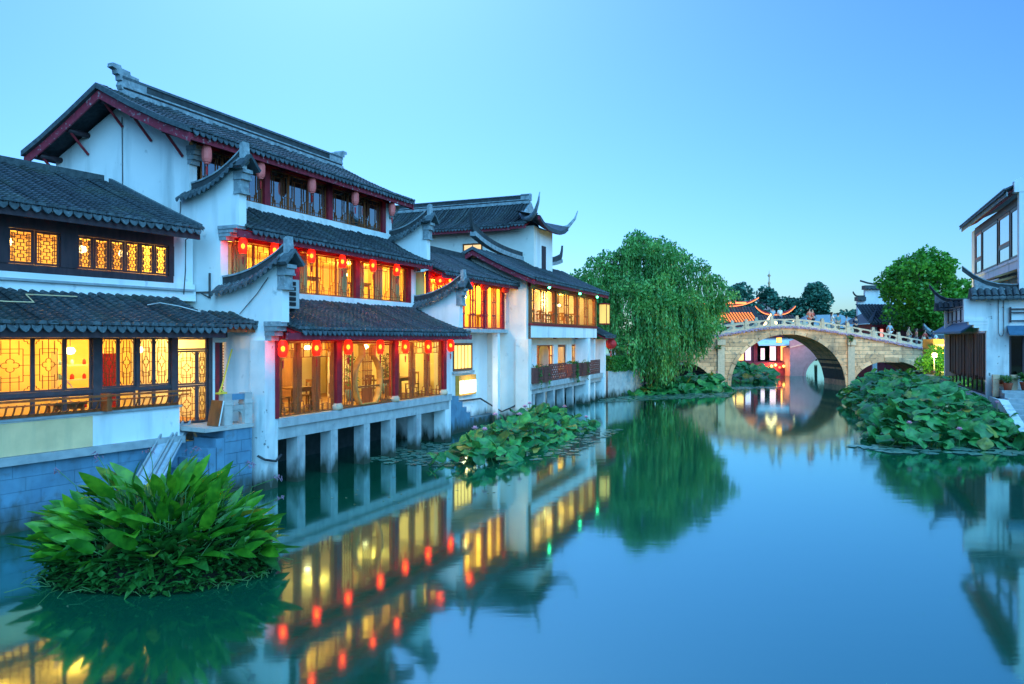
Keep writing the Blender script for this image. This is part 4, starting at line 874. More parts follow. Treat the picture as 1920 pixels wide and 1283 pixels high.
def lantern(fr, x, y, z, lit, label, group, s=1.0, shape='drum', power=4):
    k = (lit, shape)
    if k not in _lm:
        prof = [(.07, -.27), (.115, -.235), (.145, -.14), (.15, 0), (.145, .14), (.115, .235), (.07, .27)] if shape == 'drum' else [(.07, -.21), (.17, -.16), (.24, -.06), (.25, 0), (.24, .06), (.17, .16), (.07, .21)]
        b = MB(); n = 16
        for i in range(len(prof)-1):        # shallow ribs
            for j in range(n):
                q = [(prof[a][0]*(1 if jj % 2 else .95), prof[a][1], jj) for a, jj in ((i, j), (i, (j+1) % n), (i+1, (j+1) % n), (i+1, j))]
                b.add([(r*math.cos(2*math.pi*jj/n), r*math.sin(2*math.pi*jj/n), zz) for r, zz, jj in q], [(0, 1, 2, 3)])
        e = prof[0][1]
        _lm[k] = dict(shade=b.mesh('shade', 'lantern_lit' if lit else ('lantern_red' if shape == 'round' else 'lantern_pink')),
            cap=MB().lathe([(0, 0), (.085, 0), (.085, .035), (0, .035)], 12).mesh('cap', 'lantern_gold' if lit else 'lantern_pink'),
            bulb=MB().lathe([(0, -.09), (.05, -.06), (.065, 0), (.05, .06), (0, .09)], 10).mesh('bulb', 'lantern_bulb'),
            tassel=MB().tube([(0, 0, 0), (0, 0, -.1)], .008, 5).tube([(0, 0, -.1), (0, 0, -.34)], .03, 6, .02).mesh('tassel', 'tassel'),
            cord=MB().tube([(0, 0, 0), (0, 0, .22)], .007, 5).mesh('cord', 'tassel'), e=e)
    q = _lm[k]; p = fr.w(x, y, z); t = thing('lantern', label, 'lantern', p, random.uniform(0, 3), group); t.scale = (s, s, s)
    put('shade', q['shade'], t); put('cap', q['cap'], t, (0, 0, -q['e']-.02)); put('cap', q['cap'], t, (0, 0, q['e']-.015)); put('tassel', q['tassel'], t, (0, 0, q['e'])); put('cord', q['cord'], t, (0, 0, -q['e']))
    if lit: put('bulb', q['bulb'], t); light('lantern_light', t, (0, 0, -.02), power*3.4, (1, .07, .03), .12)
ORD = ('first', 'second', 'third', 'fourth', 'fifth', 'sixth', 'seventh')
for i, x in enumerate((.05, 2.33, 4.93, 7.56, 10.2)): lantern(FM, x, 2.3, 9.80, False, f'unlit pale red lantern under the top eave, {ORD[i]} along from the big gable', 'unlit lanterns under the top eave', 1.0)
for i, x in enumerate((.25, 1.6, 3.39, 5.09, 6.99, 8.67)): lantern(FM, x, 1.1, 7.06+random.uniform(-.04, .03), True, f'glowing red lantern under the middle eave, {ORD[i]} along from the big gable', 'lit lanterns under the middle eave', .88, power=4)
for i, x in enumerate((.1, 1.6, 3.2, 5.05, 6.69, 8.37, 10.2)): lantern(FM, x, -.5, 4.04+random.uniform(-.04, .03), True, f'glowing red lantern under the lowest eave, {ORD[i]} along from the corner pier in the water', 'lit lanterns under the lowest eave', .92, power=4)
for i, x in enumerate((11.5, 12.4, 13.3, 14.3)): lantern(FM, x, .7, 6.86+random.uniform(-.06, .05), True, f'glowing round red lantern on the narrow jettied house, {ORD[i]} along from the wing wall', 'lit lanterns on the narrow house', .85, 'round', 5)
for x, w in ((16.0, 'on the middle post'), (18.5, 'close to the cream gable')): lantern(FM, x, .7, 6.86, False, f'unlit round red lantern before the amber jettied windows, {w}', 'unlit lanterns on the narrow house', .9, 'round')
lantern(FC, 16.5, -.4, 3.95, False, 'round red lantern hanging by the lean-to at the end of the gabled house', None, 1.7, 'round')
def board_lantern():
    t = thing('hanging_lantern', 'square yellow framed lantern at the eave corner of the gabled house', 'lantern', FC.w(14.3, -.5, 6.05), FC.rz)
    MB().box(-.42, .42, -.25, .25, -.65, .65).build('shade', 'lit_dim2', t); 
    for a in (-.45, .41):
        for b in (-.28, .24): MB().box(a, a+.04, b, b+.04, -.7, .7).build('frame_bar', 'red_wood', t)
    MB().box(-.47, .47, -.3, .3, .66, .74).build('cap', 'red_wood', t); MB().box(-.47, .47, -.3, .3, -.74, -.66).build('base', 'red_wood', t); MB().tube([(0, 0, .74), (0, 0, 1.3)], .015, 5).build('cord', 'cable', t)
emit('lit_dim2', (.8, .5, .12), .45)
board_lantern()
for x, w in ((1.6, 'nearest the cream gable'), (7.4, 'at mid-eave'), (11.4, 'by the yellow lantern')):
    g = tag(MB().lathe([(0, -.07), (.06, -.04), (.07, 0), (.05, .05), (0, .06)], 8, tuple(FC.w(x, -.78, 7.08))).build('green_bulb', 'bulb_green'), 'small glowing green bulb under the eave of the gabled house, '+w, 'light bulb', 'green bulbs under the eave')
# air conditioner on the wing wall
def aircon():
    t = thing('air_conditioner', 'white air-conditioning unit with grille beside the lower wing wall', 'air conditioner', FM.w(.72, -.1, 5.1), FM.rz)
    MB().box(-.32, .38, -.16, .18, .1, .95).build('case', 'metal_grey', t)
    for i in range(5): MB().box(-.28, .2, -.185, -.165, .17+i*.15, .28+i*.15).build('grille_slat', 'black', t)
    for x in (-.2, .25): MB().box(x, x+.05, -.1, .3, .0, .1).build('bracket', 'metal_dark', t)
aircon()
# ------------------------------------------------------------------ stone arch bridge
BY, BD = 68.4, 4.6                       # near face, depth
BC = 25.2
def deck_z(x): d = (x-BC)*.2; return 5.42-(math.sqrt(d*d+.36)-.6)
ARCH = ((25.28, 5.25, 4.75), (34.7, 3.45, 2.3), (14.9, 3.45, 2.3))     # centre x, half span, rise
def bridge():
    b = thing('stone_bridge', 'old arched stone footbridge with pierced parapet spanning the canal', 'bridge', (0, BY, 0))
    X0, X1 = 9.0, 42.0; rng = random.Random(11)
    def cut(z):                                  # solid x-intervals at height z
        iv = [(X0, X1)]
        for cx, a, r in ARCH:
            if z < r:
                hw = a*math.sqrt(max(0, 1-(max(z, 0)/r)**2)); out = []
                for p, q in iv:
                    if q <= cx-hw or p >= cx+hw: out.append((p, q)); continue
                    if p < cx-hw: out.append((p, cx-hw))
                    if q > cx+hw: out.append((cx+hw, q))
                iv = out
        return iv
    # core: thin slices over the depth, so the arches are open tunnels
    core = MB(); n = 132
    for i in range(n):
        x0, x1 = X0+(X1-X0)*i/n, X0+(X1-X0)*(i+1)/n
        def under(x):
            for cx, a, r in ARCH:
                if abs(x-cx) < a: return r*math.sqrt(1-((x-cx)/a)**2)
            return -1.2
        core.prism([(x0, under(x0)), (x1, under(x1)), (x1, deck_z(x1)-.02), (x0, deck_z(x0)-.02)], 'y', .06, BD)
    core.build('core', 'mortar', b)
    # coursed face stones
    face = MB().box(X0, X0+.05, .03, .1, 0, 1).build('spandrel', 'mortar', b); H_ = .36; r = 0
    while r*H_ < 5.5:
        z0, z1 = r*H_-.36, (r+1)*H_-.36; lo, hi = cut(z0+.0), cut(z1)
        zm = (z0+z1)/2
        for p, q in cut(zm):
            x = p-(rng.uniform(0, .9) if p == X0 else 0)
            while x < q-.02:
                w = rng.uniform(.9, 1.9)
                if q-(x+w) < .5: w = q-x
                a, e = max(x, p), min(x+w, q)
                def edge(xv, z):                # follow the intrados at the cut ends
                    if xv in (X0, X1): return xv
                    for cx, aa, rr in ARCH:
                        hm = aa*math.sqrt(max(0, 1-(max(zm, 0)/rr)**2)) if zm < rr else 0
                        if zm < rr and abs(abs(xv-cx)-hm) < 1e-6:
                            hz = aa*math.sqrt(max(0, 1-(max(z, 0)/rr)**2)) if z < rr else 0
                            return cx+math.copysign(hz, xv-cx)
                    return xv
                g = .012
                P = [(edge(a, z0)+g, z0+g), (edge(e, z0)-g, z0+g), (edge(e, z1)-g, z1-g), (edge(a, z1)+g, z1-g)]
                P = [(xx, min(zz, deck_z(xx)-.10)) for xx, zz in P]
                if max(P[2][1]-P[1][1], P[3][1]-P[0][1]) > .05 and P[1][0]-P[0][0] > .03:
                    MB().prism(P, 'y', -rng.uniform(.0, .03), .07).build('stone', 'stone_bridge', face)
                x += w
        r += 1
    # arch rings
    for cx, a, rr in ARCH:
        k = 15 if a > 4 else 9; t = .34
        for i in range(k):
            m = MB(); P, Q = [], []
            for j in range(4):
                an = math.pi*(i+j/3)/k; an = min(math.pi-.0, max(0, an))
                an += (.008 if j == 0 else -.008 if j == 3 else 0)
                P.append((cx-a*math.cos(an), rr*math.sin(an))); Q.append((cx-(a+t)*math.cos(an), (rr+t)*math.sin(an)))
            m.strip(P, Q, 'y', -.09, .10); m.build('voussoir', 'stone_bridge', face)
        m = MB(); P = [(cx-a*math.cos(math.pi*j/30), rr*math.sin(math.pi*j/30)) for j in range(31)]
        for p, q in zip(P[:-1], P[1:]): m.add([(p[0], .1, p[1]-.002), (q[0], .1, q[1]-.002), (q[0], BD, q[1]-.002), (p[0], BD, p[1]-.002)], [(0, 1, 2, 3)])
        m.build('vault', 'stone_bridge', b)
    for x in (18.82, 30.72):
        p = MB().box(x, x+.62, -.16, .1, -1, 3.75).build('pilaster', 'stone_rail', b); MB().box(x-.06, x+.68, -.3, .1, 3.75, 4.25).build('pilaster_head', 'stone_rail', p)
    # cornice, deck, parapet
    n = 66; xs = [X0+(X1-X0)*i/n for i in range(n+1)]
    MB().strip([(x, deck_z(x)-.10) for x in xs], [(x, deck_z(x)+.05) for x in xs], 'y', -.14, BD+.1).build('cornice', 'stone_rail', b)
    for yy, nm in ((.08, 'parapet'), (BD-.25, 'parapet')):
        posts = [BC+.95+i*2.33 for i in range(-7, 8)]; posts = [x for x in posts if X0 < x < X1-.2]
        par = None
        for i, x in enumerate(posts):
            z = deck_z(x)
            o = MB().box(x-.14, x+.14, yy-.05, yy+.24, z+.03, z+.92).box(x-.11, x+.11, yy-.02, yy+.21, z+.92, z+1.06).build('parapet_post', 'stone_rail', b)
            if i+1 < len(posts):
                a, e = x+.143, posts[i+1]-.143; za, ze = deck_z(a), deck_z(e); f = lambda xx: za+(ze-za)*(xx-a)/(e-a)
                m = MB(); K = 28
                for j in range(K):
                    x0_, x1_ = a+(e-a)*j/K, a+(e-a)*(j+1)/K
                    def open_(xx):
                        u = ((xx-a)/(e-a)*2) % 1; u = abs(u*2-1)
                        return .30*max(0, 1-(u/.80)**4)**.5 if u < .80 else 0
                    o0, o1 = open_(x0_), open_(x1_)
                    m.prism([(x0_, f(x0_)+.04), (x1_, f(x1_)+.04), (x1_, f(x1_)+.50-o1*.75), (x0_, f(x0_)+.50-o0*.75)], 'y', yy, yy+.16)
                    m.prism([(x0_, f(x0_)+.50+o0*.45), (x1_, f(x1_)+.50+o1*.45), (x1_, f(x1_)+.76), (x0_, f(x0_)+.76)], 'y', yy, yy+.16)
                m.build('parapet_panel', 'stone_rail', b)
    return b
BRIDGE = bridge()
surf('petal_mauve', (.50, .25, .50), (.62, .45, .62), 30, .7, bmp=0)
def garland():
    g = MB(); rng = random.Random(2); x = 10.5
    while x < 41.5:
        for k in range(3):
            c = Vector((x+rng.uniform(-.05, .05), BY-.2+rng.uniform(-.08, .05), deck_z(x)-.02+rng.uniform(-.13, .11))); s = rng.uniform(.03, .065)
            g.add([c+Vector(d)*s for d in ((1, 0, 0), (-1, 0, 0), (0, 1, 0), (0, -1, 0), (0, 0, 1), (0, 0, -1))], [(0, 2, 4), (2, 1, 4), (1, 3, 4), (3, 0, 4), (2, 0, 5), (1, 2, 5), (3, 1, 5), (0, 3, 5)])
        x += .07
    tag(g.build('flower_garland', 'petal_mauve'), 'mauve flower garland strung along the edge of the bridge deck', 'garland', kind='stuff')
garland()
def clump_plant(name, c, r, h, n, mat, label, cat='plant', seed=1, s=(.06, .12), kind=None):
    rng = random.Random(seed); m = MB()
    for i in range(n):
        d = Vector((rng.gauss(0, 1), rng.gauss(0, 1), rng.gauss(0, 1))).normalized()*rng.uniform(.5, 1); p = Vector((d.x*r, d.y*r, h/2+d.z*h/2))
        a = Vector((rng.gauss(0, 1), rng.gauss(0, 1), rng.gauss(0, .6))).normalized()*rng.uniform(*s); b_ = a.cross(Vector((rng.gauss(0, 1), rng.gauss(0, 1), rng.gauss(0, 1)))).normalized()*a.length*.55
        m.add([p-a, p-b_, p+a, p+b_], [(0, 1, 2, 3)])
    t = thing(name, label, cat, c); m.build('foliage', mat, t); MB().tube([(0, 0, -.3), (0, 0, h*.6)], .03, 5).build('stem', 'bark', t); return t
clump_plant('bush_tuft', (30.9, BY-.3, 3.9), .28, .9, 90, 'leaf_mid', 'green tuft growing out of the bridge beside its right pilaster', seed=4) 
clump_plant('bush_tuft', (18.75, BY-.3, 3.3), .35, .5, 60, 'leaf_mid', 'small weed rooted on the bridge pilaster by the willow', seed=5)
# lanterns under the arch
lantern(Frame(0, 0, 0), 24.9, 0, 0, True, '', None) if False else None
class World_:
    rz = 0
    def w(s, x, y, z=0): return Vector((x, y, z))
WF = World_()
def arch_lantern():
    t = thing('arch_lantern', 'square glowing amber lantern hung under the crown of the bridge arch', 'lantern', (24.9, BY+1.2, 4.2))
    t.scale = (.62, .62, .62); MB().box(-.3, .3, -.3, .3, -.35, .35).build('shade', 'lantern_amber', t); MB().box(-.36, .36, -.36, .36, .351, .43).build('cap', 'dark_wood', t); MB().box(-.36, .36, -.36, .36, -.43, -.351).build('base', 'dark_wood', t)
    for a in (-.32, .28):
        for c in (-.32, .28): MB().box(a, a+.04, c, c+.04, -.35, .35).build('frame_bar', 'dark_wood', t)
    MB().tube([(0, 0, .43), (0, 0, .8)], .02, 5).build('cord', 'cable', t)
emit('lantern_amber', (1, .42, .08), 2.2)
arch_lantern()
# ------------------------------------------------------------------ people on the bridge
def skin_mesh(name, joints, bones, mats):
    me = bpy.data.meshes.new(name); me.from_pydata([j[0] for j in joints], bones, []); o = bpy.data.objects.new(name, me); COL.objects.link(o)
    md = o.modifiers.new('skin', 'SKIN'); sv = me.skin_vertices[0].data
    for i, j in enumerate(joints): sv[i].radius = j[1] if isinstance(j[1], tuple) else (j[1], j[1])
    sv[0].use_root = True
    s2 = o.modifiers.new('sub', 'SUBSURF'); s2.levels = 1; s2.render_levels = 1
    dg = bpy.context.evaluated_depsgraph_get(); ev = o.evaluated_get(dg); out = bpy.data.meshes.new_from_object(ev); out.name = name
    bpy.data.objects.remove(o); bpy.data.meshes.remove(me)
    for m in mats: out.materials.append(MAT[m])
    out.polygons.foreach_set('use_smooth', [True]*len(out.polygons)); return out
surf('skin', (.52, .30, .21), (.46, .26, .18), 8, .5, bmp=0); surf('hair', (.012, .009, .008), (.02, .015, .012), 20, .5, bmp=0)
CL = dict(white=(.72, .74, .76), navy=(.02, .03, .07), red=(.55, .07, .05), sky=(.30, .45, .58), teal=(.08, .25, .3), coral=(.7, .2, .13), dark=(.03, .03, .04), grey=(.3, .31, .33), denim=(.06, .10, .2), khaki=(.3, .25, .17))
for k, c in CL.items(): surf('cloth_'+k, c, tuple(v*.8 for v in c), 6, .85, bmp=.1)
_people = {}
def body_meshes(pose):
    if pose in _people: return _people[pose]
    # joints: ((x,y,z), radius); faces -y
    arms = dict(down=[(-.23, 0, 1.12), (-.24, -.03, .88), (.23, 0, 1.12), (.24, -.03, .88)], rail=[(-.22, -.10, 1.14), (-.15, -.34, 1.05), (.22, -.10, 1.14), (.15, -.34, 1.05)],
                phone=[(-.24, -.05, 1.13), (-.12, -.30, 1.33), (.24, -.05, 1.13), (.10, -.30, 1.33)], walk=[(-.24, .12, 1.14), (-.24, .08, .90), (.24, -.12, 1.14), (.23, -.26, .95)])[pose]
    st = .14 if pose == 'walk' else .0
    J = [((0, 0, .95), (.15, .11)), ((0, .01, 1.12), (.135, .10)), ((0, 0, 1.32), (.17, .11)), ((0, 0, 1.45), (.065, .065)), ((0, -.01, 1.53), (.06, .065)), ((0, -.02, 1.62), (.075, .095)), ((0, -.01, 1.70), (.06, .08)),
         ((-.18, 0, 1.38), .065), (arms[0], .048), (arms[1], .036), ((.18, 0, 1.38), .065), (arms[2], .048), (arms[3], .036),
         ((-.09, 0, .86), .095), ((-.10, -st*.8, .48), .065), ((-.10, st*.6, .08), .045), ((-.10, st*.6-.13, .03), .04), ((.09, 0, .86), .095), ((.10, st*.4, .48), .065), ((.10, st*1.6, .08), .045), ((.10, st*1.6-.13, .03), .04)]
    B = [(0, 1), (1, 2), (2, 3), (3, 4), (4, 5), (5, 6), (2, 7), (7, 8), (8, 9), (2, 10), (10, 11), (11, 12), (0, 13), (13, 14), (14, 15), (15, 16), (0, 17), (17, 18), (18, 19), (19, 20)]
    body = skin_mesh('body', J, B, ['skin'])
    def grow(idx, k, extra=0): return [(J[i][0], tuple(r*k+extra for r in (J[i][1] if isinstance(J[i][1], tuple) else (J[i][1],)*2))) for i in idx]
    sh = grow([0, 1, 2, 7, 8, 10, 11], 1.12, .008); shirt = skin_mesh('shirt', sh, [(0, 1), (1, 2), (2, 3), (3, 4), (2, 5), (5, 6)], [])
    tr = grow([0, 13, 14, 15, 17, 18, 19], 1.14, .008); trousers = skin_mesh('trousers', tr, [(0, 1), (1, 2), (2, 3), (0, 4), (4, 5), (5, 6)], [])
    hair = skin_mesh('hair', [((0, .015, 1.64), (.09, .10)), ((0, .02, 1.715), (.075, .085)), ((0, .05, 1.56), (.06, .045))], [(0, 1), (0, 2)], ['hair'])
    longh = skin_mesh('hair', [((0, .015, 1.64), (.092, .10)), ((0, .02, 1.715), (.075, .085)), ((0, .06, 1.54), (.08, .05)), ((0, .09, 1.36), (.085, .035))], [(0, 1), (0, 2), (2, 3)], ['hair'])
    face = MB(); 
    for sx in (-.03, .03): face.lathe([(0, -.008), (.009, 0), (0, .008)], 6, (sx, -.108, 1.645))
    face.prism([(-.012, 1.60), (.012, 1.60), (0, 1.64)], 'y', -.128, -.10); face.box(-.022, .022, -.108, -.098, 1.567, 1.575)
    _people[pose] = (body, shirt, trousers, hair, longh, face.mesh('face', 'hair')); return _people[pose]
def person(x, y, z, rz, pose, top, bottom, label, s=1.0, longhair=False):
    bo, shp, trs, ha, lh, fc = body_meshes(pose); p = thing('person', label, 'person', (x, y, z), rz); p.scale = (s*1.05,)*3
    put('body', bo, p)
    for nm, me, c in (('shirt', shp, top), ('trousers', trs, bottom)):
        o = put(nm, me, p)
        key = (nm, pose, c)
        if key not in _cache: m2 = me.copy(); m2.materials.clear(); m2.materials.append(MAT['cloth_'+c]); _cache[key] = m2
        o.data = _cache[key]
    put('hair', lh if longhair else ha, p); put('face', fc, p)
def bridge_person(u_x, dy, *a, **k): person(u_x, BY+dy*.75, deck_z(u_x)+.055, *a, **k)
P_ = math.pi
bridge_person(24.15, 1.0, P_, 'rail', 'sky', 'denim', 'person in a light blue shirt at the crown of the bridge, back turned')
bridge_person(24.75, .8, P_+.3, 'down', 'white', 'denim', 'person in a white shirt standing beside the one in light blue at the crown')
bridge_person(27.55, 1.0, .5, 'walk', 'coral', 'coral', 'person in a coral dress walking down from the crown of the bridge', longhair=True)
bridge_person(27.95, 1.5, .6, 'down', 'red', 'dark', 'person in a red top close behind the one in coral', longhair=True)
bridge_person(28.15, 2.0, .5, 'walk', 'dark', 'dark', 'person in black next to the one in red')
bridge_person(29.55, .8, 1.6, 'phone', 'white', 'white', 'person in a white dress raising both hands on the bridge slope', .97, True)
bridge_person(30.25, 1.2, P_, 'down', 'teal', 'khaki', 'person in a dark teal shirt beside the one in the white dress')
bridge_person(30.95, .9, 1.2, 'walk', 'sky', 'teal', 'person in a pale blue shirt bending past the right pilaster', .93)
bridge_person(31.85, 1.0, P_, 'rail', 'navy', 'dark', 'person in a navy shirt leaning on the parapet alone')
bridge_person(34.9, .8, .4, 'walk', 'sky', 'white', 'person in a pale blue patterned top with white trousers lower on the slope', 1.0, True)
bridge_person(36.9, 1.4, .9, 'walk', 'khaki', 'grey', 'person in khaki walking on the lower bridge slope')
bridge_person(37.7, 1.6, 1.2, 'down', 'coral', 'grey', 'person in a faded coral shirt lower down, next to the one in khaki')
bridge_person(38.9, .9, .7, 'down', 'navy', 'navy', 'person in dark blue at the foot of the bridge')
bridge_person(39.35, 1.3, .8, 'walk', 'white', 'grey', 'person in white just behind the one in dark blue at the foot of the bridge')
bridge_person(38.5, 1.6, .7, 'walk', 'red', 'dark', 'person in a dull red top near the foot of the bridge', 1.0, True)
# ------------------------------------------------------------------ right bank: white house over the water
surf('awning', (.05, .14, .24), (.04, .11, .19), 5, .6, bmp=.1); surf('blind_wood', (.16, .09, .055), (.09, .055, .04), 9, .8, stretch=(1, 1, .15), bmp=.4, rnd=.35)
def right_house():
    # local x runs towards the camera, -y over the canal
    h = thing('water_house', 'white house with bamboo blinds, blue awnings and upswept wall caps on the right bank', 'house', FR.o, FR.rz)
    MB().box(-.02, .28, .0, 9, -1, 6.2).build('end_wall', 'plaster', h) if False else None
    # wall facing down the canal, with a dark opening
    MB().box(-.3, 0, 0, .95, -1, 6.3).build('end_wall', 'plaster_old', h); MB().box(-.3, 0, .95, 6, -1, 2.5).build('end_wall', 'plaster', h); MB().box(-.3, 0, .95, 6, 4.45, 6.3).build('end_wall', 'plaster', h); MB().box(-.3, 0, 2.9, 6, 2.5, 4.45).build('end_wall', 'plaster', h)
    MB().box(-.2, -.1, .95, 2.9, 2.5, 4.45).build('dark_window', 'glass_dark', h)
    for y in (.97, 1.5, 2.1, 2.7): MB().box(-.09, -.03, y, y+.07, 2.5, 4.45).build('window_post', 'dark_wood', h)
    # awning and balcony rail on that wall
    MB().prism([(.02, 4.95), (.62, 4.52), (.62, 4.48), (.02, 4.62)], 'y', .85, 4).build('awning', 'awning', h) if True else None
    for z in (5.15, 5.55, 5.72): MB().box(.06, .11, .95, 4, z, z+.06).build('rail', 'dark_wood', h)
    for y in (.95, 1.7, 2.4): MB().box(.05, .12, y, y+.07, 5.1, 5.85).build('rail_post', 'dark_wood', h)
    # canal front: piers, sill, band of small panes, bamboo blinds, awning, upper balcony
    L = -12.6
    MB().box(L, -.3, .05, .4, 1.15, 1.5).build('sill_beam', 'plaster', h)
    for i in range(6): x = -.4-i*2.1; MB().box(x-.35, x, .08, .5, -1, 1.147).build('pier', 'plaster', h)
    MB().box(L, -.3, 1.2, 1.4, -1, 1.2).build('cellar_wall', 'stone_blue', h)
    for i in range(9): a = L+.05+i*1.35; sash(h, a, a+1.3, 1.51, 2.35, .1, 'plain', 'dark_wood', fw=.1)
    MB().box(L, -.32, .25, .3, 1.5, 2.4).build('painted_reflections', 'reflection_green', h)  # green panel behind the panes, painted to stand in for reflections
    rng = random.Random(8); x = L
    while x < -.4:
        w = rng.uniform(.12, .26); z0 = 2.28+rng.uniform(-.12, .18); MB().box(x, x+w-.02, -.06-rng.uniform(0, .08), -.02, z0, 4.55).build('blind_slat', 'blind_wood', h); x += w
    MB().box(L, -.3, .05, .12, 2.36, 4.6).build('front_wall', 'dark_wood', h)
    MB().box(L, -.3, .05, .3, 4.6, 6.1).build('front_wall', 'plaster', h)
    MB().prism([(-.75, 4.72), (.05, 5.25), (.05, 5.20), (-.75, 4.60)], 'x', L-1.2, -2.3).build('awning', 'awning', h)
    for z in (5.32, 5.95, 6.1): MB().box(L-.5, -1.9, -.22, -.16, z, z+.06).build('balcony_rail', 'dark_wood', h)
    for i in range(7): x = L+.1+i*1.55; MB().box(x, x+.08, -.22, -.15, 5.25, 6.15).build('balcony_post', 'dark_wood', h)
    # wall caps with tiles and upswept tips
    for xx, ya, zc, lab in ((-.15, -1.0, 6.35, 1), (-11.2, -1.2, 6.2, 0)):
        n = 14; y1 = 6 if lab else 3.2
        pts = []
        for i in range(n+1):
            t = i/n; y = ya+(y1-ya)*t; pts.append((y, zc+.38+.95*max(0, 1-t*3.2)**2.4))
        cap = MB().strip([(y, z) for y, z in pts], [(y, z+.20) for y, z in pts], 'x', xx-.09, xx+.09).build('wall_cap', 'ridge_dark', h)
        MB().strip([(y, z+.2) for y, z in pts], [(y, z+.25) for y, z in pts], 'x', xx-.12, xx+.12).build('cap_line', 'ridge_grey', cap)
        low = [(y, z) for y, z in pts if z-zc < 1.1]
        MB().strip([(y, zc+.1) for y, z in low], low, 'x', xx-.16, xx+.16).build('cap_core', 'ridge_grey', cap)
        y = max(ya+.45, -.6)
        if ('rt',) not in _cache:
            mb = MB()
            for sg in (-1, 1):
                for q in range(3):
                    a0, a1 = .10+q*.14, .27+q*.14; z_0, z_1 = .30-q*.13, .16-q*.13
                    for j in range(4):
                        an0, an1 = math.pi*j/4, math.pi*(j+1)/4; P = lambda a, zz, an: (sg*a, -math.cos(an)*.12, zz+math.sin(an)*.09)
                        mb.add([P(a0, z_0, an0), P(a0, z_0, an1), P(a1, z_1, an1), P(a1, z_1, an0)], [(0, 1, 2, 3)])
                mb.add([(sg*.56, -.15, -.12), (sg*.58, -.1, -.24), (sg*.585, 0, -.30), (sg*.58, .1, -.24), (sg*.56, .15, -.12), (sg*.54, 0, -.06)], [(0, 1, 2, 3, 4, 5)])
            _cache[('rt',)] = mb.mesh('cap_tile', 'tile_edge')
        while y < y1: put('cap_tile', _cache[('rt',)], cap, (xx, y, zc+.12)); y += .29
        MB().add([(xx-.6, ya+.3, zc-.12), (xx+.6, ya+.3, zc-.12), (xx+.1, ya+.3, zc+.42), (xx-.1, ya+.3, zc+.42), (xx-.6, y1, zc-.12), (xx+.6, y1, zc-.12), (xx+.1, y1, zc+.42), (xx-.1, y1, zc+.42)], [(0, 1, 2, 3), (0, 4, 5, 1), (1, 5, 6, 2), (3, 7, 4, 0)]).build('cap_bed', 'tile_deck', cap)
    MB().box(-11.4, -11.0, -.35, 1.0, 2.0, 6.25).build('far_wall', 'plaster', h); MB().box(-.32, .02, -.95, .0, 5.3, 6.28).build('wing_wall', 'plaster', h); corbel_wall(h, -.33, .03, -.95, .02, 4.7, 5.3, 'plaster')
    # tall upper storey set back
    U = 1.45
    MB().box(-13.2, -.4, U, U+.25, 6, 8.25).build('upper_wall', 'plaster', h); MB().box(-13.2, -12.2, U-.02, U+.25, 8.25, 11.2).build('upper_pier', 'plaster', h); MB().box(-13.2, -.35, U-.05, U+.12, 8.18, 8.32).build('upper_sill', 'plaster', h)
    MB().box(-12.2, -.35, U, U+.2, 10.9, 11.3).build('head_beam', 'dark_wood', h)
    for a, b, p in ((-12.1, -10.2, 'tall'), (-10.0, -5.6, 'one'), (-5.3, -2.6, 'tall'), (-2.4, -.5, 'one')):
        if p == 'one': sash(h, a, b, 8.33, 10.88, U+.03, 'plain', 'grey_frame', glass='glass_sky', fw=.14)
        else: sash(h, a, b, 8.33, 9.25, U+.03, 'plain', 'grey_frame', glass='glass_sky', fw=.12); sash(h, a, b, 9.26, 10.88, U+.03, 'panelv', 'brown_wood', glass='glass_sky', fw=.12)
    room(h, -12.1, -.4, U+.4, U+3, 8.3, 11, 'curtain_pale')
    tile_roof(h, -13.3, -.2, [(U-.62, 11.55), (U, 11.85), (U+1.2, 12.4), (U+2.4, 13.0)], board='ridge_grey', bh=.22)
    MB().box(-.34, .06, U-.1, 6, 6.6, 11.4).build('party_wall', 'plaster', h); MB().prism([(U-.3, 11.4), (6, 11.4), (6, 14.6), (U-.3, 11.95)], 'x', -.36, .08).build('party_wall', 'plaster', h)
    # brown timber brackets of an open awning
    for z, w in ((7.75, 1.0), (7.45, 1.3)): MB().prism([(U-.05, z), (U-w, z-.35), (U-w, z-.43), (U-.05, z-.14)], 'x', -5.2, -.5).build('awning_frame', 'timber', h)
    MB().tube([(.03, .5, 6.2), (.05, .5, 4.6), (.05, .56, 4.45), (.05, .66, 4.45), (.05, .72, 4.6), (.03, .72, 6.2)], .014, 5).build('wire', 'cable', h)
    MB().tube([(-.2, -.05, .95), (.2, -.12, .78), (.7, .05, .7), (1.0, .2, .85)], .04, 6).build('hose', 'cable', h)
surf('timber', (.36, .22, .10), (.28, .16, .07), 6, .7, bmp=.1); glassmat('glass_dark', 1.5, (.08, .09, .1)); surf('reflection_green', (.10, .20, .05), (.20, .30, .06), 2, .7, bmp=0)
right_house()
def right_stair():
    s = thing('quay_stairs', 'stone quay stairs with dark treads descending beside the white house', 'stairs', FR.o, FR.rz)
    MB().box(.05, 1.6, .18, .55, -1, 1.5).build('side_wall', 'stone_blue', s)
    MB().prism([(.05, -1), (7.5, -1), (7.5, .2), (2.4, 1.5), (.05, 1.5)], 'y', .1, .45).build('stair_wall', 'plaster_old', s)
    for i in range(9): MB().box(1.0+i*.62, 1.66+i*.62, .46, 3.4, -1, 1.75-i*.2).build('step', 'ledge', s)
    MB().box(.02, 1.0, .46, 3.4, -1, 1.86).build('top_landing', 'ledge', s)
right_stair()
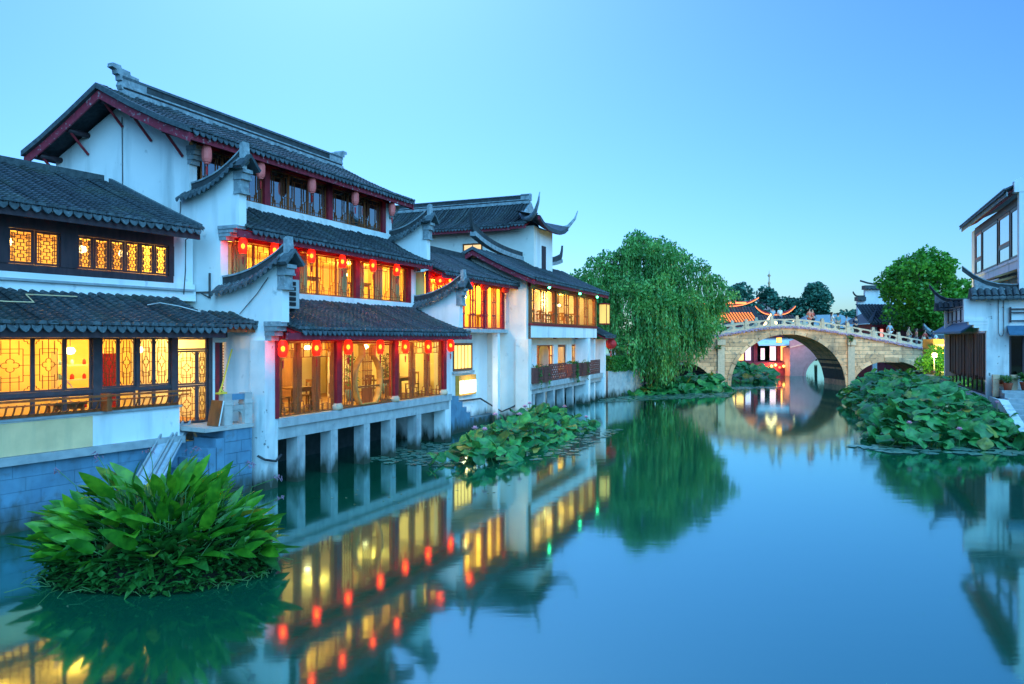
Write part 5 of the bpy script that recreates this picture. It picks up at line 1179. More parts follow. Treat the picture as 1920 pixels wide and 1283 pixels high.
def right_rail():
    r = thing('stone_railing', 'short stone railing with square posts beside the potted plants', 'railing', FR.o, FR.rz)
    for y in (.2, .95):
        p = MB().box(.25, .50, y, y+.25, 1.52, 2.35).build('post', 'stone_rail', r); MB().box(.23, .52, y-.02, y+.27, 2.36, 2.58).build('post_cap', 'stone_rail', p)
    MB().box(.3, .45, .452, .948, 2.02, 2.12).box(.31, .44, .67, .73, 1.52, 2.02).build('panel', 'stone_rail', r)
right_rail()
surf('terracotta', (.42, .10, .05), (.34, .08, .04), 8, .8, bmp=.1)
def pot_plant(p, s, label, spiky, seed):
    rng = random.Random(seed); t = thing('potted_plant', label, 'potted plant', p)
    MB().lathe([(0, 0), (.11*s, 0), (.16*s, .24*s), (.175*s, .26*s), (.15*s, .26*s), (.14*s, .22*s), (0, .22*s)], 12).build('pot', 'terracotta', t, True)
    m = MB()
    for i in range(60):
        a = rng.uniform(0, 6.28); d = Vector((math.cos(a), math.sin(a), 0)); L = rng.uniform(.25, .5)*s; w = Vector((-d.y, d.x, 0))*(.018 if spiky else .05)*s; b = Vector((0, 0, .23*s))
        e = rng.uniform(.3, 1.1); p1 = b+d*L*.5*math.cos(e)+Vector((0, 0, L*.7*math.sin(e)+.05)); p2 = b+d*L*math.cos(e)*1.3+Vector((0, 0, L*.6*math.sin(e)))
        m.add([b-w*.4, b+w*.4, p1+w, p1-w, p2], [(0, 1, 2, 3), (3, 2, 4)])
    m.build('foliage', 'leaf_mid', t)
pot_plant(FR.w(.75, .75, 1.86), 1.3, 'spiky green plant in a red pot on the quay landing', True, 1); pot_plant(FR.w(.62, 1.5, 1.86), 1.5, 'bushy green potted plant against the white house wall', False, 2); pot_plant(FR.w(.3, .58, 2.12), .8, 'small green plant set between the stone railing posts', False, 3)
# ------------------------------------------------------------------ banks behind the houses
land('left_bank', lw(FM, [(-40, 6), (0, 6), (14, 4), (36, 2.6), (36, 200), (-40, 200)]), 1.6)
land('far_left_bank', [(6.9, 55.2), (9.2, 57.6), (11.6, 63), (12.2, 73.2), (19.6, 75.5), (19.8, 92), (14, 95), (14, 240), (-120, 240), (-60, 60), (2, 55)], 1.7)
land('right_bank', lw(FR, [(12, 3.5), (-12.4, 1.0), (-26, 2.5), (-34, 3.2), (-60, 7), (-200, 30), (-200, 300), (12, 300)]), 1.55)
tag(MB().prism([(7.0, 54.4), (9.3, 57.1), (11.7, 62.6), (11.9, 63), (11.3, 63.1), (9.0, 57.7), (6.7, 55)], 'z', -1, 1.95).build('quay_wall', 'concrete'), 'grey quay wall under the hedge at the foot of the willow', 'wall')
leafmat('leaf_hedge', (.04, .20, .03), (.10, .34, .05)); leafmat('leaf_willow', (.10, .34, .08), (.26, .56, .14), yellow=(.35, .33, .08), transl=.35, clump=.55); leafmat('leaf_tree', (.06, .27, .03), (.18, .50, .05), transl=.3, clump=.7)
leafmat('leaf_haze', (.05, .17, .12), (.09, .26, .17), transl=.2, clump=.5); leafmat('leaf_haze2', (.04, .16, .09), (.09, .26, .10), transl=.2)  # distance haze put into the far trees' bluish leaf colour
leafmat('leaf_lotus', (.012, .17, .05), (.10, .42, .09), yellow=(.42, .33, .06), island=False, rough=.45, transl=.22, spec=.5); leafmat('leaf_pad', (.10, .26, .20), (.20, .36, .25), yellow=(.4, .25, .12), island=False, rough=.35, transl=.1, spec=.6)
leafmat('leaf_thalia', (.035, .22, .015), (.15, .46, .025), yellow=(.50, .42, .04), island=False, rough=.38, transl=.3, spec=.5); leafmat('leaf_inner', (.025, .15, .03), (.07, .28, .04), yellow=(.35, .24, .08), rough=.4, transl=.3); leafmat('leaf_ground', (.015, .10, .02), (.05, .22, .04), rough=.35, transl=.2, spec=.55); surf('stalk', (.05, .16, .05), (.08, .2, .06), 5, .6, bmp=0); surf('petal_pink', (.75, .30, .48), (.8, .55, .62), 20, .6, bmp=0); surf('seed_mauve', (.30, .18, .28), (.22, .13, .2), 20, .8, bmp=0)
leafmat('leaf_pad2', (.16, .26, .14), (.40, .36, .2), rough=.5, transl=.1)
def leaf_quads(mb, pts, s, rng, flat=.0, droop=0):
    for p in pts:
        d = Vector((rng.gauss(0, 1), rng.gauss(0, 1), rng.gauss(0, 1)*(1-flat)-droop)); d.normalize(); L = s*rng.uniform(.65, 1.35)
        w = d.cross(Vector((rng.gauss(0, 1), rng.gauss(0, 1), rng.gauss(0, 1)))).normalized()*L*.34
        a, b = p-d*L*.5, p+d*L*.5; m = p+d*L*.05
        mb.add([a, m+w, b, m-w], [(0, 1, 2, 3)])
hm = MB(); rng = random.Random(1)
hp = []
for i in range(5200):
    t = rng.random(); a, b = Vector((7.0, 54.8, 0)), Vector((9.3, 57.5, 0)); q = a.lerp(b, t); n = Vector((-.76, .65, 0))*rng.uniform(-.5, .5); hp.append(q+n+Vector((0, 0, 1.9+rng.uniform(0, 1.15))))
leaf_quads(hm, hp, .12, rng); tag(hm.build('hedge', 'leaf_hedge'), 'clipped bright green hedge on the quay beside the willow', 'hedge')
def limbs(root, spec, mat='bark'):
    for nm, path, r0, r1 in spec: MB().tube(path, r0, 8, r1).build(nm, mat, root, True)
def crown_tree(name, label, base, blobs, n, s, mat, trunk_h, trunk_r, seed, group=None):
    rng = random.Random(seed); t = thing(name, label, 'tree', base, 0, group); mb = MB(); pts = []
    tot = sum(b[3]**2 for b in blobs)
    for x, y, z, r in blobs:
        c = Vector((x, y, z))
        for i in range(int(n*r*r/tot)):
            d = Vector((rng.gauss(0, 1), rng.gauss(0, 1), rng.gauss(0, 1))).normalized(); q = rng.uniform(.72, 1.06)**1.0
            nz = 1+.28*mnoise.noise((c+d*r)*.9+Vector((seed, 0, 0))); p = c+d*r*q*nz
            if d.z < -.35 and rng.random() < .5: continue
            pts.append(p)
    leaf_quads(mb, pts, s, rng, .3); mb.build('crown', mat, t)
    top = Vector((0, 0, trunk_h)); limbs(t, [('trunk', [(0, 0, -.6), (.1, .05, trunk_h*.5), top], trunk_r, trunk_r*.6)])
    for x, y, z, r in blobs[::max(1, len(blobs)//6)]: MB().tube([(0, 0, trunk_h*.9), Vector((0, 0, trunk_h)).lerp(Vector((x, y, z)), .5)+Vector((0, 0, .3)), (x, y, z)], trunk_r*.5, 6, trunk_r*.12).build('limb', 'bark', t, True)
    return t
def blobset(rng, n, rx, ry, z0, z1, r0, r1, power=1.0):
    out = []
    for i in range(n):
        a = rng.uniform(0, 6.283); q = math.sqrt(rng.random()); t = rng.random(); zz = z0+(z1-z0)*t; prof = math.sqrt(max(.05, 1-(2*t-.75)**2/1.6))
        out.append((rx*q*prof*math.cos(a), ry*q*prof*math.sin(a), zz, rng.uniform(r0, r1)))
    return out
def willow():
    rng = random.Random(21); base = Vector((11.0, 60.5, 1.0)); t = thing('willow_tree', 'big weeping willow trailing over the water in front of the bridge', 'tree', base); mb = MB()
    def wz(x):                            # the trailing hem of the crown lifts towards both sides
        K = ((-6.5, 6.4), (-4.4, 3.4), (-2.7, 1.9), (-1.9, .3), (-1, -.6), (1.1, -.6), (3.0, .6), (4.3, 2.4), (5.6, 5.0), (7, 6.4))
        for (a, b), (c_, d_) in zip(K[:-1], K[1:]):
            if a <= x <= c_: return b+(d_-b)*(x-a)/(c_-a)
        return 6.4
    crown = []
    for i in range(46):
        a = rng.uniform(0, 6.283); q = math.sqrt(rng.random()); x, y = 5.6*q*math.cos(a), 4.2*q*math.sin(a); z = 10.0*math.sqrt(max(.12, 1-(q*.93)**2))-.3+rng.uniform(-1.5, .9); crown.append((Vector((x, y, z)), rng.uniform(.5, 1.6)))
    for x, z in ((-.8, 10.9), (.9, 10.6), (-3.2, 9.6), (2.6, 9.7), (4.6, 7.6), (-5.0, 7.4), (5.0, 5.6), (-4.8, 5.2), (3.6, 8.6), (-.9, 11.2), (-2.5, 4.4), (.2, 4.2), (2.8, 4.4), (-4.4, 3.6), (4.4, 3.9), (-1.2, 5.6), (1.6, 5.8), (5.4, 4.6), (-1.2, 3.0), (.3, 2.7), (1.4, 3.2), (-.4, 4.0), (.6, 3.6), (-2.0, 3.4), (-6.0, 6.6), (-5.4, 8.0), (-4.2, 9.0), (-6.2, 7.4), (5.9, 6.4), (5.2, 7.4)): crown.append((Vector((x, rng.uniform(-3.4, 1) if z < 6 else rng.uniform(-2, 1), z)), 1.0))
    pts = []
    for c, r in crown:
        for k in range(int(190*r*r+40)):
            d = Vector((rng.gauss(0, 1), rng.gauss(0, 1), abs(rng.gauss(0, 1))*.8)).normalized(); pts.append(c+d*r*rng.uniform(.6, 1.1))
    leaf_quads(mb, pts, .24, rng, 0, .9)
    for c, r in crown:
        for k in range(34):
            a = rng.uniform(0, 6.283); d = Vector((math.cos(a), math.sin(a), 0)); p = c+d*r*rng.uniform(.3, 1.1)+Vector((0, 0, r*rng.uniform(-.2, .6))); L = rng.uniform(1.4, 4.8)*(1.15 if c.z > 6 else 1.0); out = Vector((p.x, p.y, 0)); out = out.normalized() if out.length > .1 else d
            n = int(L/.16); sway = rng.uniform(-.05, .05)
            for j in range(n):
                f = j/n; q = p+out*(.35*math.sqrt(f))+Vector((sway*j*.16, 0, -L*f)); 
                if q.z < wz(q.x)+.7*rng.random(): break
                dd = Vector((rng.gauss(0, .35), rng.gauss(0, .35), -1)).normalized(); l = rng.uniform(.22, .42); w = dd.cross(Vector((rng.gauss(0, 1), rng.gauss(0, 1), 0))).normalized()*.055
                mb.add([q, q+dd*l*.5+w, q+dd*l, q+dd*l*.5-w], [(0, 1, 2, 3)])
    mb.build('crown', 'leaf_willow', t)
    limbs(t, [('trunk', [(0, 0, -.5), (.15, -.1, 1.6), (-.1, 0, 3.4), (.1, 0, 4.8)], .5, .34)])
    for c, r in crown[:9]: MB().tube([(.05, 0, 4.4), Vector((c.x*.5, c.y*.5, 7.2)), c], .2, 6, .04).build('limb', 'bark', t, True)
willow()
rng = random.Random(5)
crown_tree('round_tree', 'broad rounded green tree beyond the bridge beside the white house', (44.5, 80, 1.5), [(x, y, z+4.6, r) for x, y, z, r in blobset(rng, 46, 4.3, 4.0, 0, 6.6, 1.0, 1.7)], 26000, .36, 'leaf_tree', 4.5, .35, 31)
for i, (x, y, w, h, lab, m) in enumerate(((40.6, 134, 4.2, 13.5, 'dark blue-green tree beyond the restaurant roofs, next to the willow', 'leaf_haze'), (49.0, 138, 4.6, 14.5, 'dark blue-green tree beside the far tower', 'leaf_haze'), (54.5, 134, 4.4, 14.0, 'dark blue-green tree farthest from the willow in the far row', 'leaf_haze'), (44.5, 142, 3.4, 11.5, 'smaller dark tree in the gap of the far row', 'leaf_haze'))):
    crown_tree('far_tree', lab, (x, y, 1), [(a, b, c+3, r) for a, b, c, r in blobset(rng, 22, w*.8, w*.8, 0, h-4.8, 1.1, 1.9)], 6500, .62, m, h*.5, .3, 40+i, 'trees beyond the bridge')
for i, (x, y, w, h, lab, m) in enumerate(((56, 118, 5.5, 9.2, 'low dark tree behind the grey tent roof', 'leaf_haze'), (51.5, 103, 3.0, 6.6, 'bright green bushy tree behind the people on the bridge', 'leaf_haze2'), (57, 108, 3.4, 6.8, 'mid-green tree beside the dark pavilion', 'leaf_haze2'), (65, 122, 5, 9.4, 'low dark tree behind the dark pavilion', 'leaf_haze'), (72, 112, 5, 9, 'low dark tree behind the round tree', 'leaf_haze'))):
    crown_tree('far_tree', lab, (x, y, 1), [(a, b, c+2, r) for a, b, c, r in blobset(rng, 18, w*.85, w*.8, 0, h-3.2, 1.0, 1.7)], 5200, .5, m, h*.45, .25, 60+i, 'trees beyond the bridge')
crown_tree('conifer_tree', 'thin dark treetop rising behind the willow', (13.6, 84, 1), [(rng.uniform(-.2, .2), 0, 9.5+i*.62, .75-i*.05) for i in range(9)], 1500, .35, 'leaf_haze', 12, .12, 77)
crown_tree('bush', 'dark low bush at the foot of the willow on the quay', (11.9, 62.8, 1.4), [(x, y, z+.3, r) for x, y, z, r in blobset(rng, 12, 2.6, .8, 0, 1.0, .5, .8)], 3600, .22, 'leaf_mid', .8, .08, 81)
crown_tree('bush', 'yellow-lit bush beside the far end of the right-hand house', (32.6, 57, 1.3), [(x, y, z+.6, r) for x, y, z, r in blobset(rng, 10, 1.1, 1.0, 0, 1.6, .5, .8)], 3000, .2, 'leaf_tree', 1.0, .08, 80)
# ------------------------------------------------------------------ lotus
def lotus_leaf_mesh(seed, r=1.0):
    rng = random.Random(seed); mb = MB(); n = 14; vs = [(0, 0, -.10)]
    ph = [rng.uniform(0, 6.28) for _ in range(3)]; cup = rng.uniform(-.18, .36)
    for k, rr in enumerate((.45, .8, 1.0)):
        for j in range(n):
            a = 2*math.pi*j/n; wob = .13*math.sin(3*a+ph[0])+.08*math.sin(5*a+ph[1]); q = rr*(1+(.05*math.sin(4*a+ph[2]) if k else 0))
            vs.append((q*math.cos(a), q*math.sin(a), -.10+cup*rr*rr+wob*rr**2+(-.05 if k == 2 else 0)))
    fs = [(0, 1+j, 1+(j+1) % n) for j in range(n)]
    for k in range(2): fs += [(1+k*n+j, 1+(k+1)*n+j, 1+(k+1)*n+(j+1) % n, 1+k*n+(j+1) % n) for j in range(n)]
    mb.add(vs, fs); mb.mat(1).tube([(0, 0, -.1), (.06, .03, -1.6), (.02, 0, -4.5)], .03, 4)
    return mb.mesh('lotus_leaf', ['leaf_lotus', 'stalk'], True)
LOTUS = [lotus_leaf_mesh(i) for i in range(7)]
def pad_mesh(seed):
    rng = random.Random(seed); n = 14; vs = [(0, 0, 0)]+[(math.cos(2*math.pi*j/n*.97)*(1+.04*rng.uniform(-1, 1)), math.sin(2*math.pi*j/n*.97)*(1+.04*rng.uniform(-1, 1)), .02*rng.uniform(0, 1)) for j in range(n)]
    return MB().add(vs, [(0, 1+j, 2+j) for j in range(n-1)]).mesh('lily_pad', 'leaf_pad', True)
PADS = [pad_mesh(i) for i in range(4)]
def flower_mesh():
    m = MB()
    for ring, (k, tilt, L) in enumerate(((7, .5, .16), (6, 1.0, .15))):
        for j in range(k):
            a = 2*math.pi*j/k+ring*.4; d = Vector((math.cos(a), math.sin(a), 0)); w = Vector((-d.y, d.x, 0))*.05; p1 = d*L*.6*math.cos(tilt)+Vector((0, 0, L*.55*math.sin(tilt))); p2 = d*L*math.cos(tilt)*.9+Vector((0, 0, L*math.sin(tilt)*1.1))
            m.add([(0, 0, 0), p1+w, p2, p1-w], [(0, 1, 2, 3)])
    m.mat(1).tube([(0, 0, 0), (.03, 0, -1.8)], .015, 4); return m.mesh('lotus_flower', ['petal_pink', 'stalk'])
FLOWER = flower_mesh()
def lotus_bed(label, poly_fn, n, r, hfun, seed, flowers=0):
    rng = random.Random(seed); c = poly_fn(.5, .5); root = thing('lotus_bed', label, 'lotus plants', (c[0], c[1], 0)); placed = []; tries = 0
    while len(placed) < n and tries < n*90:
        tries += 1; u, v = rng.random(), rng.random(); p = poly_fn(u, v)
        if p is None: continue
        z = hfun(u, v)*rng.uniform(.40, 1.15)+.06; q = Vector((p[0], p[1], z)); rr = r*rng.uniform(.62, 1.2)
        if any((q-o).length < (rr+s)*.44 for o, s in placed): continue
        placed.append((q, rr)); tilt = abs(rng.gauss(.46, .30)); az = rng.gauss(-1.57, 1.3)
        rot = Matrix.Rotation(az, 3, 'Z') @ Matrix.Rotation(tilt, 3, 'Y')
        put('lotus_leaf', rng.choice(LOTUS), root, q-Vector((c[0], c[1], 0)), rot=rot.to_euler(), sc=(rr, rr, rr))
    for i in range(flowers):
        p = None
        while p is None: u, v = rng.random(), rng.random(); p = poly_fn(u, v)
        put('lotus_flower', FLOWER, root, Vector((p[0], p[1], hfun(u, v)*1.12+.25))-Vector((c[0], c[1], 0)), rz=rng.uniform(0, 6))
def quadfn(a, b, c, d, cut=None):             # bilinear patch a-b (near) to d-c (far), world xy
    def f(u, v):
        if cut and not cut(u, v): return None
        p = Vector(a).lerp(Vector(b), u); q = Vector(d).lerp(Vector(c), u); return tuple(p.lerp(q, v))
    return f
ell = lambda u, v: ((u-.5)/.5)**2+((v-.5)/.5)**2 < 1
dome = lambda H_: (lambda u, v: .12+H_*max(0, 1-max(abs(u-.5)*2, abs(v-.5)*2)**2.6))
lotus_bed('lotus clump crowding the water before the narrow house and gabled house', quadfn((-2.9, 25.0), (-.2, 25.2), (4.6, 37.5), (1.3, 38.0)), 298, .29, lambda u, v: .10+1.05*max(0, 1-abs(u-.42)*1.9)*min(1, .45+v*2.5)*min(1, 3.5-3.2*v), 3, 8)
lotus_bed('blue-green lotus bed under the willow along the quay', quadfn((7.3, 55.5), (17.6, 60.0), (18.3, 67.2), (10.5, 60.8)), 290, .40, lambda u, v: .08+.95*min(1, u*1.6+.1)*min(1, v*2.2), 4, 3)
lotus_bed('lotus bed beyond the bridge, seen through its big arch', quadfn((19.8, 72), (25.3, 72.5), (31.5, 89), (21.0, 89)), 170, .55, lambda u, v: .2+1.5*min(1, v*2.5)*max(.3, 1-abs(u-.4)), 5, 2)
lotus_bed('tall lotus thicket with broad leaves in front of the right-hand house', quadfn((14.2, 29.0), (20.2, 28.8), (23.2, 36.5), (17.4, 37.0), lambda u, v: not (u < .15 and v < .1)), 298, .34, lambda u, v: .12+1.65*min(1, .15+u*2.6)*min(1, .10+v*1.8)*min(1, .45+(1-u)*2.2), 6, 3)
lotus_bed('yellow-lit lotus thicket nearer the bridge, by the lit stall', quadfn((17.7, 37.0), (23.2, 36.8), (28.6, 51.0), (22.6, 51.5)), 298, .37, lambda u, v: .3+1.75*min(1, .25+u*2.6)*min(1, .45+(1-u)*2.2)*min(1, 1.3-v*.5), 16, 2)
lotus_bed('low green lotus fringe below the small right arch of the bridge', quadfn((27.0, 55.5), (29.5, 55.5), (36.0, 66.5), (31.2, 67.0)), 110, .42, lambda u, v: .15+.8*min(1, u*2+.3), 7, 1)
def pads(label, fn, n, r, seed):
    rng = random.Random(seed); c = fn(.5, .5); root = thing('lily_pads', label, 'lily pads', (c[0], c[1], 0)); ps = []; t = 0
    while len(ps) < n and t < n*40:
        t += 1; p = fn(rng.random(), rng.random()); rr = r*rng.uniform(.5, 1.25); q = Vector((p[0], p[1], .012+.0022*(len(ps) % 9)))
        if any((q-o).length < (rr+s)*.8 for o, s in ps): continue
        ps.append((q, rr)); put('lily_pad', rng.choice(PADS), root, q-Vector((c[0], c[1], 0)), rot=(rng.uniform(-.02, .02), rng.uniform(-.02, .02), rng.uniform(0, 6.28)), sc=rr)
pads('floating lily pads in front of the concrete piers', quadfn((-5.2, 26.0), (-2.0, 25.0), (-1.2, 30.5), (-4.2, 30.8)), 150, .17, 1)
pads('floating lily pads on the open-water side of the lotus clump', quadfn((.6, 26.2), (2.5, 27.8), (5.2, 35.5), (3.6, 36)), 70, .17, 2)
pads('pale floating lily pads on the water below the willow', quadfn((5.8, 50.5), (16.0, 55.5), (17.8, 60.2), (7.2, 55.8)), 230, .26, 3)
pads('floating lily pads skirting the lotus thicket of the right-hand house', quadfn((14.5, 28.0), (20.0, 27.6), (20.6, 29.6), (13.2, 30)), 36, .42, 4)
pads('floating lily pads at the foot of the bridge pier', quadfn((17.6, 63), (23.0, 65), (24, 67), (18, 67)), 60, .26, 5)
# ------------------------------------------------------------------ island of broad-leaved water plants in the foreground
def blade_mesh(seed, L=.62, w=.105):
    rng = random.Random(seed); mb = MB(); n = 7; bend = rng.uniform(-.10, .28); vs = []
    for i in range(n+1):
        t = i/n; ww = w*(math.sin(math.pi*min(1, t*.93+.07)**.80))**.8*(1 if t < .98 else .1); y = L*t; z = -bend*t*t*L; fold = ww*rng.uniform(.22, .34)
        vs += [(-ww, y, z+fold), (0, y, z), (ww, y, z+fold)]
    fs = []
    for i in range(n): fs += [(i*3, i*3+1, i*3+4, i*3+3), (i*3+1, i*3+2, i*3+5, i*3+4)]
    mb.add(vs, fs); mb.mat(1).tube([(0, .02, 0), (0, -.25, -.03), (0, -.9, -.25)], .011, 4); return mb.mesh('blade_leaf', ['leaf_thalia', 'stalk'], True)
BLADES = [blade_mesh(i, .55+.05*(i % 4), .085+.018*(i % 3)) for i in range(8)]
def island():
    rng = random.Random(9); c = Vector((-6.52, 13.85, 0)); t = thing('water_plant_island', 'dense island of glossy broad-leaved green water plants floating near the quay', 'plant', c); k = 0
    while k < 296:
        a = rng.uniform(0, 6.283); q = math.sqrt(rng.random()); x, y = 2.0*q*math.cos(a), 1.1*q*math.sin(a); z = .40+(1.20*(1-q**2.8)+.05)*rng.uniform(.4, 1.0)
        lean = .25+1.0*q*rng.uniform(.5, 1.2)+rng.uniform(-.1, .45); az = math.atan2(y*1.4, x)+rng.gauss(0, .55)
        rot = Matrix.Rotation(az-math.pi/2, 3, 'Z') @ Matrix.Rotation(math.pi/2-lean, 3, 'X') @ Matrix.Rotation(rng.gauss(0, .8), 3, 'Y')
        s = rng.uniform(.55, 1.28); put('blade_leaf', rng.choice(BLADES), t, (x, y, z), rot=rot.to_euler(), sc=s); k += 1
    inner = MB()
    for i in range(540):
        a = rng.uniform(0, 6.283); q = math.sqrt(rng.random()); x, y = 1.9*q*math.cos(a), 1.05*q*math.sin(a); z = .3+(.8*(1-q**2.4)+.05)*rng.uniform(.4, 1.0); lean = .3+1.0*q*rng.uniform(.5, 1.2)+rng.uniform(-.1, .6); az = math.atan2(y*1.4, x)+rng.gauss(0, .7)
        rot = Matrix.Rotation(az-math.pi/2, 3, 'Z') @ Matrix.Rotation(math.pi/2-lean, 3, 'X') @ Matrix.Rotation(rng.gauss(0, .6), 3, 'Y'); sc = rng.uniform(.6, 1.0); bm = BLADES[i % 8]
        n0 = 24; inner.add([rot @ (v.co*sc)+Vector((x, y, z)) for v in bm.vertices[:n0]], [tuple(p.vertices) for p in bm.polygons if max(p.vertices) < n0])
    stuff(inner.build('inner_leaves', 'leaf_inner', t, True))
    st = MB()
    for i in range(150):
        a = rng.uniform(0, 6.283); q = math.sqrt(rng.random()); x, y = 1.9*q*math.cos(a), 1.05*q*math.sin(a); h_ = .5+1.1*(1-q*q); st.tube([(x*.8, y*.8, -.1), (x*.95, y*.95, h_*.6), (x*1.02, y*1.02, h_)], .013, 4, .008)
    stuff(st.build('stems', 'stalk', t))
    g = MB()
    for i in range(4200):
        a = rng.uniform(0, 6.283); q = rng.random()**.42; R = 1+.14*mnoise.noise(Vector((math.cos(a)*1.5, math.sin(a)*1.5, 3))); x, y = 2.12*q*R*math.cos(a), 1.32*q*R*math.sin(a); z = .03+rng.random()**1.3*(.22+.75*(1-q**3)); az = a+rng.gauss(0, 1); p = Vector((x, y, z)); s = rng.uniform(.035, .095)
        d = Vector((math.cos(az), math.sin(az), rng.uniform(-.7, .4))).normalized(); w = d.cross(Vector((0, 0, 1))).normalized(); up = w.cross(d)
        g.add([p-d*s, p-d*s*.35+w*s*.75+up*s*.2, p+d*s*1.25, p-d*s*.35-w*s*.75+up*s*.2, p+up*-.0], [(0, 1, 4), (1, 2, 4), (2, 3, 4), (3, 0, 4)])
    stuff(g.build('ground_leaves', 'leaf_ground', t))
    rt = MB()
    for i in range(130):
        a = rng.uniform(0, 6.283); x, y = 2.1*math.cos(a), 1.3*math.sin(a); p = Vector((x, y, .02)); d = Vector((rng.gauss(0, .2), rng.gauss(0, .2), rng.uniform(-.02, .12))); rt.tube([p, p+d*.6+Vector((0, 0, .06)), p+d*1.2], .006, 4)
    stuff(rt.build('roots', 'stalk', t)); MB().lathe([(1, -.3), (1.0, .0), (.75, .28), (.3, .5), (0, .55)], 24).build('root_mat', 'earth_dark', t).scale = (1.95, 1.15, 1)
    for (x, y, z, lx, lz) in ((-1.7, .2, 1.55, -.35, .5), (-.9, -.2, 1.9, -.15, .42), (1.3, .0, 1.7, .35, .5), (1.6, .3, 1.5, .5, .3), (.4, .3, 2.0, .1, .35), (1.8, -.2, 1.2, .5, .35), (-.2, .1, 2.0, -.05, .4)):
        s = MB().tube([(x*.8, y, z-.8), (x, y, z), (x+lx, y, z+lz*.6)], .007, 4).build('flower_stalk', 'stalk', t); f = MB()
        for j in range(9): e = Vector((x+lx, y, z+lz*.6))+Vector((rng.gauss(0, .05), rng.gauss(0, .05), rng.gauss(0, .035))); f.tube([e, e+Vector((rng.gauss(0, .04), 0, -.05))], .012, 4, .004)
        stuff(f.build('flower_head', 'seed_mauve', s))
surf('earth_dark', (.010, .016, .010), (.018, .026, .014), 6, .95, bmp=.4)
island()

fl = MB(); rng = random.Random(44)
for i in range(260):
    u, v = rng.random(), rng.random(); X, Y = (-5.5+6.5*u+.43*(26*v), 19+26*v) if i % 3 else (12+5*u+.42*20*v, 26+20*v); a = rng.uniform(0, 6.28); s = rng.uniform(.02, .07)
    fl.add([(X+s*math.cos(a+k*1.57)*(1 if k % 2 else .5), Y+s*math.sin(a+k*1.57)*(1 if k % 2 else .5), .006) for k in range(4)], [(0, 1, 2, 3)])
tag(fl.build('floating_leaves', 'leaf_pad2'), 'scattered tiny leaves and petals floating on the canal', 'leaves', kind='stuff')
# ------------------------------------------------------------------ beyond the bridge
emit('lit_roof', (1, .22, .05), 1.2); emit('lit_yellow', (1, .50, .10), 2.0); emit('lit_white', (.8, .62, .78), .55); emit('lit_red', (1, .08, .03), 2.4); surf('red_house', (.22, .03, .05), (.16, .02, .04), 3, .6, bmp=0); surf('pink_stone', (.5, .28, .27), (.42, .24, .23), 3, .85, bmp=.2); surf('tent', (.28, .33, .38), (.22, .27, .31), 2, .7, bmp=0)
emit('lit_amber', (1, .45, .12), 1.3); emit('glow_tiles', (1, .20, .03), .7); emit('lit_edge', (1, .62, .25), 3.0)
def horn_ridge(parent, x0, x1, y, z, lift, mat='ridge_dark', w=.12, hh=.35, edge=None):
    n = 20; pts = [(x0+(x1-x0)*i/n, z+lift*abs(2*i/n-1)**3) for i in range(n+1)]
    r = MB().strip([(a, b) for a, b in pts], [(a, b+hh*(1-.6*abs(2*i/n-1)**4)) for i, (a, b) in enumerate(pts)], 'y', y-w, y+w).build('ridge', mat, parent)
    if edge: MB().strip([(a, b-.02) for a, b in pts], [(a, b+.08) for a, b in pts], 'y', y-w-.1, y-w-.01).build('light_strip', edge, r)
def lit_restaurant():
    o = (30.6, 104, 0); h = thing('restaurant_hall', 'restaurant with floodlit orange roof ridge left of the bridge crown', 'building', o); h.scale = (1.13,)*3
    MB().box(-5, 3.2, 0, 6, 0, 5.2).build('wall', 'plaster_cream', h)
    tile_roof(h, -5.5, 3.6, [(-1.1, 5.6), (.2, 6.1), (1.6, 6.9), (2.8, 7.9)], bh=.25, pitch=.36, step=.4)
    m = MB()
    for i in range(9): x = .5+i*.34; m.prism([(-.9, 5.78), (1.5, 6.92), (1.5, 6.98), (-.9, 5.84)], 'x', x, x+.2)
    for i in range(22): x = -4.8+i*.36; MB().prism([(-1.0, 5.86), (1.6, 7.12), (1.6, 7.16), (-1.0, 5.90)], 'x', x, x+.16).build('glow_tile_row', 'glow_tiles', h)  # floodlight on the roof tiles put in as emissive strips
    horn_ridge(h, -5.2, 4.2, 2.8, 7.9, 1.1, 'red_wood', edge='lit_roof'); MB().box(-4.5, 2.6, 2.55, 2.6, 8.25, 8.5).build('light_strip', 'lit_roof', h)
    for s in (-1, 1): MB().strip([(4.4+s*1.0, 5.0), (4.4, 6.5)], [(4.4+s*1.25, 5.0), (4.4, 6.9)], 'y', -1.4, -1.2).build('gable_light', 'lit_edge', h)
    for a, b in ((-4.5, -3.2), (-2.6, -1.2), (-.6, .6), (1.2, 2.6)): MB().box(a, b, -.06, -.01, 3.4, 4.9).build('lit_window', 'lit_yellow', h)
    for x, z in ((-3.6, 8.3), (-.8, 8.3), (1.2, 8.4)): MB().lathe([(0, 0), (.2, .15), (.16, .4), (0, .55)], 8, (x, 2.8, z)).build('ridge_figure', 'lantern_pink', h, True)
lit_restaurant()
def side_pavilion():
    h = thing('side_hall', 'small hall with red upswept ridge beside the floodlit restaurant', 'building', (38.4, 107, 0)); h.scale = (1.13,)*3
    MB().box(-2.4, 1.8, 0, 4, 0, 5).build('wall', 'red_house', h); tile_roof(h, -2.8, 2.2, [(-.9, 5.4), (.4, 6.0), (1.8, 6.9)], bh=.25, pitch=.36, step=.4); horn_ridge(h, -2.6, 2.6, 1.8, 6.9, 1.1, 'red_wood', edge='lit_roof')
    MB().strip([(1.6, 4.8), (1.2, 6.0)], [(1.9, 4.8), (1.4, 6.2)], 'y', -1.1, -1.0).build('gable_light', 'lit_edge', h)
side_pavilion()
